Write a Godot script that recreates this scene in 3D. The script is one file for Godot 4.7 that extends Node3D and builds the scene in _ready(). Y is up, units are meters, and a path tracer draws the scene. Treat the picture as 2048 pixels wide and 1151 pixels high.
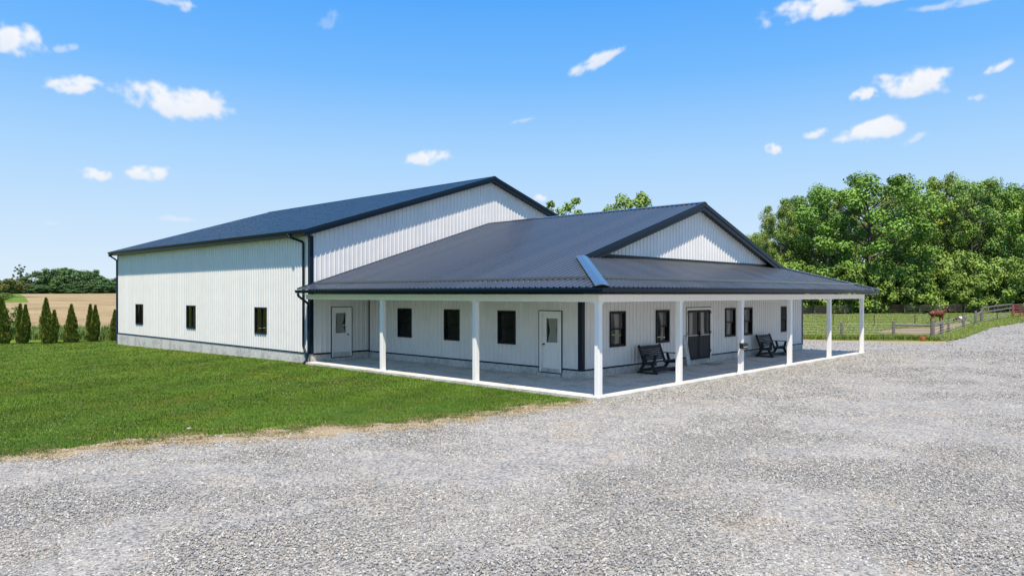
extends Node3D
# Metal workshop with a wrap-around porch, lawn, gravel yard and horse paddock. Metres, y up.
# Origin: foot of the porch's corner post. +x runs along the porch front, -z along the lawn side.

const CAM := Vector3(-15.973, 2.824, 11.991)
const YAW := 46.319
const FPX := 1453.05          # focal length in pixels of the 2048 px wide photograph
const HOR := 587.63           # row of the horizon
const SLOPE := 0.313
const RIDGE := 10.7
const RIB := 0.2286

var M := {}
var used := {}
var lumps := FastNoiseLite.new()
var broad := FastNoiseLite.new()
var lawn_poly := PackedVector2Array()
var gravel_poly := PackedVector2Array()
var straw_poly := PackedVector2Array()
var dirt_poly := PackedVector2Array()


func _ready() -> void:
	lumps.seed = 11
	lumps.frequency = 0.35
	broad.seed = 5
	broad.frequency = 0.06
	set_camera()
	set_sky()
	set_sun()
	make_materials()
	make_ground()
	make_barn()
	make_wing()
	make_porch_things()
	make_garden()
	make_paddock()
	make_woods()
	make_lawn_grass()
	make_gravel()


# ---------------------------------------------------------------- camera and light

func set_camera() -> void:
	var c := Camera3D.new()
	c.name = "camera"
	c.projection = Camera3D.PROJECTION_FRUSTUM
	c.near = 0.1
	c.far = 3000.0
	c.size = 2.0 * 0.1 * 575.5 / FPX
	c.frustum_offset = Vector2(0, 0.1 * 12.13 / FPX)
	c.position = CAM
	c.rotation_degrees = Vector3(0, -YAW, 0)
	c.current = true
	add_child(c)


func set_sun() -> void:
	var s := DirectionalLight3D.new()
	s.name = "sun"
	s.light_color = Color(1.0, 0.955, 0.88)
	s.light_energy = 1.6
	s.light_angular_distance = 0.53
	s.shadow_enabled = true
	s.basis = Basis.looking_at(Vector3(1.0, -2.9, -0.88).normalized(), Vector3.UP)
	add_child(s)


func srgb(r: float, g: float, b: float) -> Color:
	return Color(r / 255.0, g / 255.0, b / 255.0).srgb_to_linear()


func sky_color(el: float) -> Color:
	var stops := [[-1.0, srgb(226, 239, 251)], [0.5, srgb(222, 238, 251)], [5.4, srgb(199, 227, 253)], [10.0, srgb(173, 215, 254)], [16.7, srgb(118, 187, 254)], [22.0, srgb(90, 170, 252)], [40.0, srgb(74, 154, 246)], [90.0, srgb(62, 140, 236)]]
	for i in range(1, stops.size()):
		if el <= stops[i][0]:
			var t: float = (el - stops[i - 1][0]) / (stops[i][0] - stops[i - 1][0])
			return (stops[i - 1][1] as Color).lerp(stops[i][1], clampf(t, 0, 1))
	return stops[-1][1]


func set_sky() -> void:
	var w := 4096
	var h := 2048
	var im := Image.create(w, h, false, Image.FORMAT_RGBF)
	for y in h:
		var el := 90.0 - (y + 0.5) / h * 180.0
		im.fill_rect(Rect2i(0, y, w, 1), sky_color(el) if el > -1.0 else Color(0.2, 0.21, 0.17))
	# the clouds of the photograph: column, row, width, height, density, tilt
	for c in [[35, 82, 100, 68, 1.0, 0.0], [150, 172, 110, 40, 1.0, 0.1], [350, 205, 220, 80, 1.05, -0.05], [130, 98, 44, 18, 0.45, 0.3], [287, 344, 100, 38, 1.0, 0.0], [190, 352, 58, 30, 0.95, 0.0],
			[858, 316, 108, 44, 0.95, 0.1], [345, 438, 80, 16, 0.35, 0.0], [1190, 122, 130, 40, 0.85, 0.42], [1640, 12, 220, 62, 1.0, 0.1], [1780, -8, 170, 36, 0.8, 0.0], [1950, -2, 210, 22, 0.5, 0.0],
			[1828, 168, 165, 62, 1.1, 0.0], [1730, 190, 58, 30, 1.05, 0.0], [1745, 260, 138, 54, 1.1, 0.1], [1632, 269, 56, 20, 0.9, 0.15], [1548, 299, 48, 26, 0.95, 0.0], [2000, 133, 48, 22, 0.9, 0.3],
			[1828, 280, 52, 20, 0.45, 0.5], [1955, 196, 34, 14, 0.5, 0.0], [320, 0, 130, 18, 0.45, 0.0], [370, 12, 28, 24, 0.55, 0.3], [1078, 396, 36, 22, 0.85, 0.0], [1045, 241, 56, 10, 0.35, 0.2], [660, 42, 50, 40, 0.2, 0.3], [105, 446, 40, 8, 0.3, 0.0]]:
		var az := YAW + rad_to_deg(atan((c[0] - 1024.0) / FPX))
		var el := rad_to_deg(atan2(HOR - c[1], sqrt(FPX * FPX + pow(c[0] - 1024.0, 2))))
		cloud(im, az, el, rad_to_deg(c[2] * 0.92 / FPX), rad_to_deg(c[3] * 0.95 / FPX), c[4], c[5])
	# the same kind of fair-weather clouds all round
	var r := RandomNumberGenerator.new()
	r.seed = 77
	for i in 110:
		var az := YAW + 44.0 + r.randf() * 272.0
		var el := 4.0 + pow(r.randf(), 1.3) * 50.0
		var big := r.randf_range(1.5, 8.0)
		cloud(im, az, el, big, big * r.randf_range(0.3, 0.45), r.randf_range(0.4, 1.1), r.randf_range(-0.2, 0.3))
	var m := PanoramaSkyMaterial.new()
	m.panorama = ImageTexture.create_from_image(im)
	var s := Sky.new()
	s.sky_material = m
	var e := Environment.new()
	e.background_mode = Environment.BG_SKY
	e.sky = s
	e.tonemap_mode = Environment.TONE_MAPPER_LINEAR
	e.tonemap_exposure = 1.4
	e.background_energy_multiplier = 0.714
	e.sdfgi_enabled = true
	e.ssao_enabled = true
	e.ssil_enabled = true
	var we := WorldEnvironment.new()
	we.name = "environment"
	we.environment = e
	add_child(we)


func cloud(im: Image, az: float, el: float, wd: float, hd: float, dense: float, tilt: float) -> void:
	var w := im.get_width()
	var h := im.get_height()
	var f := FastNoiseLite.new()
	f.seed = int(az * 37.0 + el * 911.0)
	f.noise_type = FastNoiseLite.TYPE_SIMPLEX
	f.fractal_octaves = 5
	f.fractal_gain = 0.55
	f.frequency = 1.0
	var px := w / 360.0
	var cx := int(az * px)
	var cy := int((90.0 - el) * px)
	var hw := int(wd * px * 0.85 / cos(deg_to_rad(el))) + 2
	var hh := int((hd + absf(tilt) * wd * 0.5) * px * 0.9) + 2
	for y in range(maxi(cy - hh, 0), mini(cy + hh, h / 2)):
		for x in range(cx - hw, cx + hw):
			var u := (x - cx) / px * cos(deg_to_rad(el)) / wd * 2.0
			var v := (cy - y) / px / hd * 2.0 - tilt * u * wd / hd
			var base := 1.0 - u * u - (v * v if v > 0 else v * v * 1.5)
			if base < -0.8:
				continue
			var n := f.get_noise_2d(u * 0.9 * maxf(1.0, wd / 5.0), v * 0.55 + 3.0)
			var d := smoothstep(0.0, 0.85, base * 0.95 + n * 0.75 - 0.12) * dense
			d *= smoothstep(-0.8, -0.1, base)
			if d <= 0.003:
				continue
			var xx := posmod(x, w)
			var white := Color(0.98, 0.985, 1.0).lerp(Color(0.80, 0.85, 0.95), clampf(0.5 - v * 0.6 + n * 0.5, 0, 1) * 0.8)
			im.set_pixel(xx, y, im.get_pixel(xx, y).lerp(white, minf(d, 0.97)))


# ---------------------------------------------------------------- materials

func lin(r: float, g: float, b: float) -> Color:
	return Color(r, g, b).linear_to_srgb()


func mat(called: String, color: Color, rough := 0.6, spec := 0.5) -> StandardMaterial3D:
	var m := StandardMaterial3D.new()
	m.resource_name = called
	m.albedo_color = color
	m.roughness = rough
	m.metallic_specular = spec
	m.cull_mode = BaseMaterial3D.CULL_DISABLED
	M[called] = m
	return m


func ramp(stops: Array) -> Gradient:
	var g := Gradient.new()
	var o := PackedFloat32Array()
	var c := PackedColorArray()
	for s in stops:
		o.append(s[0])
		c.append(s[1])
	g.offsets = o
	g.colors = c
	return g


func noise_tex(kind: int, freq: float, size: int, stops: Array, sd := 1, octaves := 4, ret := FastNoiseLite.RETURN_CELL_VALUE) -> NoiseTexture2D:
	var f := FastNoiseLite.new()
	f.seed = sd
	f.noise_type = kind
	f.frequency = freq
	f.fractal_octaves = octaves
	if kind == FastNoiseLite.TYPE_CELLULAR:
		f.fractal_type = FastNoiseLite.FRACTAL_NONE
		f.cellular_return_type = ret
		f.cellular_jitter = 1.0
	var t := NoiseTexture2D.new()
	t.width = size
	t.height = size
	t.seamless = true
	t.noise = f
	if stops:
		t.color_ramp = ramp(stops)
	return t


func tri(m: StandardMaterial3D, metres: float, world := true) -> void:
	m.uv1_triplanar = true
	m.uv1_world_triplanar = world
	m.uv1_scale = Vector3.ONE / metres


func over(m: StandardMaterial3D, t: Texture2D, metres: float) -> void:
	# a coarse pattern multiplied over the fine one, so that no repeat shows
	m.detail_enabled = true
	m.detail_albedo = t
	m.detail_blend_mode = BaseMaterial3D.BLEND_MODE_MUL
	m.detail_uv_layer = BaseMaterial3D.DETAIL_UV_2
	m.uv2_triplanar = true
	m.uv2_world_triplanar = true
	m.uv2_scale = Vector3.ONE / metres


func grey(v: float) -> Color:
	return Color(v, v, v)


func make_materials() -> void:
	var perlin := FastNoiseLite.TYPE_SIMPLEX_SMOOTH
	var soft := noise_tex(perlin, 0.012, 512, [[0.0, grey(0.965)], [1.0, grey(1.0)]], 3)
	var mottle := noise_tex(perlin, 0.02, 512, [[0.0, grey(0.78)], [0.5, grey(0.93)], [1.0, grey(1.0)]], 4, 6)
	for i in 3:
		var m := mat("white_steel_%d" % i, lin(0.81 - 0.014 * i, 0.79 - 0.014 * i, 0.76 - 0.014 * i), 0.42)
		m.albedo_texture = soft
		tri(m, 5.0)
		for q in [["roof_steel_%d" % i, lin(0.057 + 0.003 * i, 0.063 + 0.003 * i, 0.071 + 0.003 * i)], ["sky_tinted_steel_%d" % i, lin(0.011 + 0.002 * i, 0.031 + 0.002 * i, 0.062 + 0.002 * i)]]:  # same metal twice; the workshop's copy has blue sky reflection painted into its colour
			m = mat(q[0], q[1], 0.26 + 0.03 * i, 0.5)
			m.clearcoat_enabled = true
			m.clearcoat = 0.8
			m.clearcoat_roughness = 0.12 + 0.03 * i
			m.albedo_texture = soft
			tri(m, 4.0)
	mat("dark_trim", lin(0.007, 0.017, 0.031), 0.28, 0.28)
	mat("white_paint", lin(0.86, 0.845, 0.81), 0.45)
	mat("black_frame", lin(0.011, 0.011, 0.012), 0.45, 0.3)
	var sc := mat("screen_cloth", Color(0.06, 0.06, 0.065, 0.55), 0.9)
	sc.transparency = BaseMaterial3D.TRANSPARENCY_ALPHA
	var lining := mat("lining", lin(0.35, 0.33, 0.30), 0.8)
	lining.albedo_texture = soft
	tri(lining, 2.0)
	var cur := mat("curtain", lin(0.62, 0.62, 0.58), 0.9)
	cur.backlight_enabled = true
	cur.backlight = Color(0.4, 0.4, 0.38)
	var g := mat("glass", Color(0.02, 0.022, 0.025, 0.3), 0.02, 0.4)
	g.transparency = BaseMaterial3D.TRANSPARENCY_ALPHA
	var con := mat("concrete", lin(0.72, 0.69, 0.63), 0.85)
	con.albedo_texture = mottle
	tri(con, 1.6)
	over(con, noise_tex(perlin, 0.02, 256, [[0.0, grey(0.8)], [0.45, grey(0.97)], [1.0, grey(1.0)]], 9, 5), 5.3)
	mat("mat_pile", lin(0.42, 0.40, 0.36), 0.95)
	mat("poly_lumber", lin(0.03, 0.032, 0.035), 0.55, 0.35)
	mat("black_metal", lin(0.012, 0.012, 0.013), 0.35)
	var board := mat("weathered_board", Color.WHITE, 0.8)
	board.albedo_texture = noise_tex(perlin, 0.03, 256, [[0.0, lin(0.16, 0.16, 0.16)], [0.3, lin(0.3, 0.3, 0.29)], [0.4, lin(0.64, 0.64, 0.61)], [1.0, lin(0.74, 0.74, 0.71)]], 21, 4)
	tri(board, 0.6)
	var old := mat("old_wood", Color.WHITE, 0.85)
	old.albedo_texture = noise_tex(perlin, 0.03, 256, [[0.0, lin(0.07, 0.06, 0.05)], [0.5, lin(0.16, 0.14, 0.12)], [1.0, lin(0.27, 0.245, 0.215)]], 31, 5)
	old.uv1_triplanar = true
	old.uv1_scale = Vector3(3.0, 0.5, 3.0)
	mat("rope", lin(0.62, 0.62, 0.56), 0.6)
	mat("rail_white", lin(0.55, 0.55, 0.52), 0.6)
	mat("dark_steel", lin(0.05, 0.055, 0.05), 0.6)
	var rust := mat("red_paint", Color.WHITE, 0.65)
	rust.albedo_texture = noise_tex(perlin, 0.03, 128, [[0.0, lin(0.10, 0.04, 0.03)], [0.5, lin(0.24, 0.07, 0.06)], [1.0, lin(0.32, 0.12, 0.10)]], 41)
	tri(rust, 0.8)
	mat("orange_plastic", lin(0.62, 0.16, 0.04), 0.5)
	mat("rock", lin(0.5, 0.46, 0.4), 0.9)
	for n in ["leaf", "needle", "hair_coat", "stone", "blade"]:
		var m := mat(n, Color.WHITE, 0.75 if n != "leaf" else 0.55, 0.35)
		m.vertex_color_use_as_albedo = true
	for n in ["leaf", "blade"]:
		M[n].backlight_enabled = true
		M[n].backlight = Color(0.3, 0.34, 0.17)
	M.hair_coat.roughness = 0.5
	var bark := mat("bark", Color.WHITE, 0.9)
	bark.albedo_texture = noise_tex(perlin, 0.04, 256, [[0.0, lin(0.05, 0.042, 0.035)], [1.0, lin(0.17, 0.145, 0.12)]], 51, 5)
	tri(bark, 1.5)
	# ground
	var cell := FastNoiseLite.TYPE_CELLULAR
	var gr := mat("gravel_bed", Color.WHITE, 0.9, 0.3)
	gr.albedo_texture = noise_tex(cell, 0.085, 1024, [[0.0, lin(0.15, 0.148, 0.143)], [0.25, lin(0.25, 0.246, 0.236)], [0.45, lin(0.315, 0.308, 0.293)], [0.62, lin(0.35, 0.325, 0.285)], [0.8, lin(0.375, 0.365, 0.345)], [1.0, lin(0.46, 0.45, 0.425)]], 61)
	gr.heightmap_enabled = true
	gr.heightmap_scale = 1.1
	gr.heightmap_texture = noise_tex(cell, 0.085, 1024, [[0.0, grey(1)], [1.0, grey(0)]], 61, 1, FastNoiseLite.RETURN_DISTANCE)
	tri(gr, 3.1)
	over(gr, noise_tex(perlin, 0.011, 1024, [[0.0, Color(0.96, 0.91, 0.84)], [0.30, Color(0.99, 0.97, 0.94)], [0.5, Color(0.90, 0.90, 0.90)], [0.7, Color(1, 0.99, 0.97)], [1.0, Color(0.9, 0.9, 0.91)]], 62, 6), 23.0)
	var lw := mat("lawn_soil", Color.WHITE, 0.95, 0.2)
	lw.albedo_texture = noise_tex(perlin, 0.05, 512, [[0.0, lin(0.030, 0.062, 0.010)], [0.5, lin(0.055, 0.115, 0.018)], [1.0, lin(0.085, 0.155, 0.03)]], 71, 5)
	tri(lw, 2.7)
	over(lw, noise_tex(perlin, 0.012, 512, [[0.0, Color(0.75, 0.8, 0.7)], [0.6, Color(0.95, 0.97, 0.9)], [1.0, Color(1.0, 0.96, 0.7)]], 72, 4), 31.0)
	var gs := mat("rough_grass", Color.WHITE, 0.95, 0.2)
	gs.albedo_texture = noise_tex(perlin, 0.04, 512, [[0.0, lin(0.075, 0.13, 0.02)], [0.5, lin(0.135, 0.205, 0.032)], [1.0, lin(0.20, 0.26, 0.055)]], 73, 6)
	tri(gs, 5.0)
	over(gs, noise_tex(perlin, 0.02, 512, [[0.0, Color(0.7, 0.72, 0.6)], [0.5, Color(0.95, 0.97, 0.9)], [1.0, Color(1.0, 0.95, 0.75)]], 74, 4), 47.0)
	var st := mat("straw_soil", Color.WHITE, 0.95, 0.2)
	st.albedo_texture = noise_tex(perlin, 0.06, 512, [[0.0, lin(0.16, 0.125, 0.08)], [0.4, lin(0.30, 0.225, 0.13)], [0.7, lin(0.36, 0.30, 0.20)], [1.0, lin(0.32, 0.30, 0.27)]], 75, 6)
	tri(st, 1.7)
	var dt := mat("paddock_dirt", Color.WHITE, 0.95, 0.2)
	dt.albedo_texture = noise_tex(perlin, 0.03, 512, [[0.0, lin(0.09, 0.10, 0.04)], [0.35, lin(0.19, 0.15, 0.095)], [0.6, lin(0.25, 0.195, 0.13)], [1.0, lin(0.30, 0.24, 0.17)]], 76, 6)
	tri(dt, 3.0)
	var fd := mat("field_soil", Color.WHITE, 0.95, 0.2)
	fd.albedo_texture = noise_tex(perlin, 0.03, 512, [[0.0, lin(0.25, 0.185, 0.095)], [0.5, lin(0.36, 0.275, 0.15)], [1.0, lin(0.44, 0.345, 0.205)]], 77, 6)
	tri(fd, 7.0)
	fd.uv1_scale = Vector3(1 / 14.0, 1 / 7.0, 1 / 5.0)
	over(fd, noise_tex(perlin, 0.014, 512, [[0.0, Color(0.78, 0.76, 0.74)], [0.5, Color(0.94, 0.93, 0.92)], [1.0, Color(1, 1, 1)]], 78, 4), 120.0)


# ---------------------------------------------------------------- nodes

func numbered(called: String) -> String:
	used[called] = used.get(called, -1) + 1
	return called if used[called] == 0 else "%s_%03d" % [called, used[called]]


func tag(o: Node, label: String, category := "", group := "", kind := "") -> void:
	if label:
		o.set_meta("label", label)
	if category:
		o.set_meta("category", category)
	if group:
		o.set_meta("group", group)
	if kind:
		o.set_meta("kind", kind)


func thing(called: String, label: String, category: String, at := Vector3.ZERO, turn := 0.0, group := "") -> Node3D:
	var o := Node3D.new()
	o.name = numbered(called)
	add_child(o)
	o.position = at
	o.rotation.y = turn
	tag(o, label, category, group)
	return o


func copy(src: Node3D, at: Vector3, turn: float, label: String, group := "") -> Node3D:
	var o: Node3D = src.duplicate()
	o.name = numbered(String(src.name).rstrip("0123456789").trim_suffix("_"))
	add_child(o)
	o.position = at
	o.rotation.y = turn
	tag(o, label, "", group)
	return o


func tool(flat := true) -> SurfaceTool:
	var st := SurfaceTool.new()
	st.begin(Mesh.PRIMITIVE_TRIANGLES)
	st.set_smooth_group(4294967295 if flat else 0)
	return st


func put(mesh: Mesh, called: String, m: Material, parent: Node, at := Vector3.ZERO) -> MeshInstance3D:
	var o := MeshInstance3D.new()
	o.name = called
	o.mesh = mesh
	o.material_override = null
	for i in mesh.get_surface_count():
		mesh.surface_set_material(i, m)
	o.position = at
	parent.add_child(o, true)
	return o


func part(st: SurfaceTool, called: String, m: Material, parent: Node) -> MeshInstance3D:
	# shapes of a building are laid out in the scene's axes, so a thing that is moved takes its place off again
	st.generate_normals()
	var at := Vector3.ZERO
	if parent.get_parent() == self:
		at = -(parent as Node3D).position
	return put(st.commit(), called, m, parent, at)


func local(st: SurfaceTool, called: String, m: Material, parent: Node) -> MeshInstance3D:
	st.generate_normals()
	return put(st.commit(), called, m, parent)


# ---------------------------------------------------------------- shapes

func quad(st: SurfaceTool, a: Vector3, b: Vector3, c: Vector3, d: Vector3) -> void:
	for p in [a, b, c, a, c, d]:
		st.add_vertex(p)


func box(st: SurfaceTool, lo: Vector3, hi: Vector3) -> void:
	var c := [Vector3(lo.x, lo.y, lo.z), Vector3(hi.x, lo.y, lo.z), Vector3(hi.x, hi.y, lo.z), Vector3(lo.x, hi.y, lo.z), Vector3(lo.x, lo.y, hi.z), Vector3(hi.x, lo.y, hi.z), Vector3(hi.x, hi.y, hi.z), Vector3(lo.x, hi.y, hi.z)]
	for f in [[0, 1, 2, 3], [5, 4, 7, 6], [4, 0, 3, 7], [1, 5, 6, 2], [3, 2, 6, 7], [4, 5, 1, 0]]:
		quad(st, c[f[0]], c[f[1]], c[f[2]], c[f[3]])


func slab_on(st: SurfaceTool, o: Vector3, ud: Vector3, vd: Vector3, n: Vector3, r: Rect2, lo: float, hi: float) -> void:
	# a box on a wall: r in the wall's own axes, from lo to hi out of it
	var c := []
	for k in [lo, hi]:
		for q in [r.position, Vector2(r.end.x, r.position.y), r.end, Vector2(r.position.x, r.end.y)]:
			c.append(o + ud * q.x + vd * q.y + n * k)
	for f in [[3, 2, 1, 0], [4, 5, 6, 7], [0, 1, 5, 4], [1, 2, 6, 5], [2, 3, 7, 6], [3, 0, 4, 7]]:
		quad(st, c[f[0]], c[f[1]], c[f[2]], c[f[3]])


func sheet_on(st: SurfaceTool, o: Vector3, ud: Vector3, vd: Vector3, n: Vector3, r: Rect2, k: float) -> void:
	var c := []
	for q in [r.position, Vector2(r.end.x, r.position.y), r.end, Vector2(r.position.x, r.end.y)]:
		c.append(o + ud * q.x + vd * q.y + n * k)
	if (c[2] - c[0]).cross(c[1] - c[0]).dot(n) < 0:
		c.reverse()
	quad(st, c[0], c[1], c[2], c[3])


func sweep(st: SurfaceTool, sec: PackedVector2Array, path: Array, up: Vector3, taper := [], closed := true) -> void:
	var rings := []
	for i in path.size():
		var t: Vector3 = (path[mini(i + 1, path.size() - 1)] - path[maxi(i - 1, 0)]).normalized()
		var side := t.cross(up).normalized()
		var uv := side.cross(t).normalized()
		var k: float = taper[i] if taper else 1.0
		var ring := []
		for q in sec:
			ring.append(path[i] + side * q.x * k + uv * q.y * k)
		rings.append(ring)
	var n := sec.size()
	for i in rings.size() - 1:
		for j in n if closed else n - 1:
			var j2 := (j + 1) % n
			quad(st, rings[i][j], rings[i + 1][j], rings[i + 1][j2], rings[i][j2])
	if closed:
		var idx := Geometry2D.triangulate_polygon(sec)
		for ring in [rings[0], rings[-1]]:
			for i in idx:
				st.add_vertex(ring[i])


func circle(r: float, n := 8) -> PackedVector2Array:
	var a := PackedVector2Array()
	for i in n:
		a.append(Vector2(cos(TAU * i / n), sin(TAU * i / n)) * r)
	return a


func rect(w: float, h: float, ch := 0.0) -> PackedVector2Array:
	var x := w / 2
	var y := h / 2
	if ch <= 0.0:
		return PackedVector2Array([Vector2(-x, -y), Vector2(x, -y), Vector2(x, y), Vector2(-x, y)])
	return PackedVector2Array([Vector2(-x + ch, -y), Vector2(x - ch, -y), Vector2(x, -y + ch), Vector2(x, y - ch), Vector2(x - ch, y), Vector2(-x + ch, y), Vector2(-x, y - ch), Vector2(-x, -y + ch)])


const PROFILE := [[0.0, 0.0], [0.016, 1.0], [0.048, 1.0], [0.064, 0.0], [0.2286, 0.0]]


func rib_at(u: float) -> float:
	var t := fposmod(u, RIB)
	for i in range(1, PROFILE.size()):
		if t <= PROFILE[i][0]:
			return lerpf(PROFILE[i - 1][1], PROFILE[i][1], (t - PROFILE[i - 1][0]) / (PROFILE[i][0] - PROFILE[i - 1][0]))
	return 0.0


func span_at(poly: PackedVector2Array, u: float) -> Vector2:
	var lo := 1e9
	var hi := -1e9
	for i in poly.size():
		var a := poly[i]
		var b := poly[(i + 1) % poly.size()]
		if (a.x - u) * (b.x - u) <= 0.0 and absf(a.x - b.x) > 1e-7:
			var v := lerpf(a.y, b.y, (u - a.x) / (b.x - a.x))
			lo = minf(lo, v)
			hi = maxf(hi, v)
	return Vector2(lo, hi)


# Steel sheets of 0.91 m with a 26 mm rib every 0.23 m, or one flat lining; holes are openings left in them.
func sheets(parent: Node, called: String, o: Vector3, ud: Vector3, vd: Vector3, n: Vector3, poly: PackedVector2Array, holes: Array, mats: Array, ribbed := true) -> void:
	var umin := 1e9
	var umax := -1e9
	for q in poly:
		umin = minf(umin, q.x)
		umax = maxf(umax, q.x)
	var width := RIB * 4.0 if ribbed else 1e6
	var u0 := umin
	var k := 0
	while u0 < umax - 0.005:
		var u1 := minf((floorf(u0 / width + 1e-4) + 1.0) * width, umax)
		var us := [u0, u1]
		if ribbed:
			for p in range(int(floor(u0 / RIB)), int(ceil(u1 / RIB)) + 1):
				for f in PROFILE:
					us.append(p * RIB + f[0])
		for q in poly:
			us.append(q.x)
		for r in holes:
			us.append_array([r.position.x, r.end.x])
		us = us.filter(func(u): return u >= u0 - 1e-6 and u <= u1 + 1e-6)
		us.sort()
		var st := tool()
		for i in us.size() - 1:
			var a: float = us[i]
			var b: float = us[i + 1]
			if b - a < 1e-4:
				continue
			var sa := span_at(poly, a + 2e-5)
			var sb := span_at(poly, b - 2e-5)
			var pieces := [[sa.x, sb.x, sa.y, sb.y]]
			for r in holes:
				if r.position.x <= a + 1e-5 and r.end.x >= b - 1e-5:
					var next := []
					for p in pieces:
						if r.position.y > maxf(p[0], p[1]) and r.position.y < minf(p[2], p[3]):
							next.append([p[0], p[1], r.position.y, r.position.y])
						if r.end.y < minf(p[2], p[3]):
							next.append([maxf(p[0], r.end.y), maxf(p[1], r.end.y), p[2], p[3]])
					pieces = next
			var tall := 0.034 if called == "roof_panel" else 0.026
			var ha := rib_at(a) * tall if ribbed else 0.0
			var hb := rib_at(b) * tall if ribbed else 0.0
			for p in pieces:
				var A := o + ud * a + n * ha
				var B := o + ud * b + n * hb
				quad(st, A + vd * p[0], A + vd * p[2], B + vd * p[3], B + vd * p[1])
		part(st, called, mats[(k * 7 + int(k / 3.0)) % mats.size()], parent)
		u0 = u1
		k += 1


func trim(parent: Node, called: String, m: Material, a: Vector3, b: Vector3, w: float, h: float, up := Vector3.UP) -> MeshInstance3D:
	var st := tool()
	sweep(st, rect(w, h, minf(w, h) * 0.12), [a, b], up)
	return part(st, called, m, parent)


func gutter(parent: Node, path: Array) -> void:
	# a K-style trough, open at the top; its outer lip is to the right of the path
	var sec := PackedVector2Array([Vector2(-0.05, 0.0), Vector2(-0.05, -0.115), Vector2(0.03, -0.115), Vector2(0.036, -0.07), Vector2(0.055, -0.04), Vector2(0.06, 0.0), Vector2(0.05, 0.004), Vector2(0.044, -0.006), Vector2(0.026, -0.06), Vector2(0.02, -0.105), Vector2(-0.04, -0.105), Vector2(-0.04, 0.0)])
	var st := tool()
	sweep(st, sec, path, Vector3.UP)
	part(st, "gutter", M.dark_trim, parent)


func downspout(parent: Node, path: Array) -> void:
	var st := tool(false)
	var smooth_path := []
	for i in path.size():
		if i == 0 or i == path.size() - 1:
			smooth_path.append(path[i])
			continue
		var a: Vector3 = path[i].lerp(path[i - 1], minf(0.09 / path[i].distance_to(path[i - 1]), 0.45))
		var b: Vector3 = path[i].lerp(path[i + 1], minf(0.09 / path[i].distance_to(path[i + 1]), 0.45))
		for k in 4:
			var t := k / 3.0
			smooth_path.append(a.lerp(path[i], t).lerp((path[i] as Vector3).lerp(b, t), t))
	sweep(st, circle(0.05, 10), smooth_path, Vector3(0.12, 0.05, 1).normalized())
	part(st, "downspout", M.dark_trim, parent)


# ---------------------------------------------------------------- ground

func gh(x: float, z: float) -> float:
	var h := -0.09 - 0.29 * smoothstep(-12.0, -40.0, z) * (1.0 - smoothstep(24.0, 40.0, x)) - 0.2 * smoothstep(22.0, 40.0, x)
	h += 0.3 * smoothstep(75.0, 118.0, x)
	var ang := rad_to_deg(atan2(x - CAM.x, CAM.z - z))
	var far := maxf(0.0, -z - 50.0)
	h += (1.0 - smoothstep(30.0, 48.0, ang)) * (0.0125 * minf(far, 255.0) - 0.00002 * pow(maxf(far - 255.0, 0.0), 1.5))
	var off := smoothstep(0.0, 4.0, maxf(z, maxf(-x, x - 21.6)))
	return h + lumps.get_noise_2d(x * 0.7, z * 0.7) * 0.03 * off


func spot(px: float, dist: float) -> Vector3:
	# a place at that distance ahead, in the direction of a column of the photograph
	var a := deg_to_rad(YAW)
	var p := CAM + Vector3(sin(a), 0, -cos(a)) * dist + Vector3(cos(a), 0, sin(a)) * dist * (px - 1024.0) / FPX
	return Vector3(p.x, gh(p.x, p.z), p.z)


func v2(a: Array) -> PackedVector2Array:
	var o := PackedVector2Array()
	for p in a:
		o.append(Vector2(p[0], p[1]))
	return o


func wavy(line: Array, step: float, amp: float, sd: int) -> Array:
	var f := FastNoiseLite.new()
	f.seed = sd
	f.frequency = 0.5
	var out := []
	for i in line.size() - 1:
		var a := Vector2(line[i][0], line[i][1])
		var b := Vector2(line[i + 1][0], line[i + 1][1])
		var n := maxi(1, int(a.distance_to(b) / step))
		var side := (b - a).normalized().orthogonal()
		for k in n:
			var p := a.lerp(b, k / float(n))
			p += side * f.get_noise_2d(p.x * 2.0, p.y * 2.0) * amp
			out.append([p.x, p.y])
	out.append(line[-1])
	return out


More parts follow.
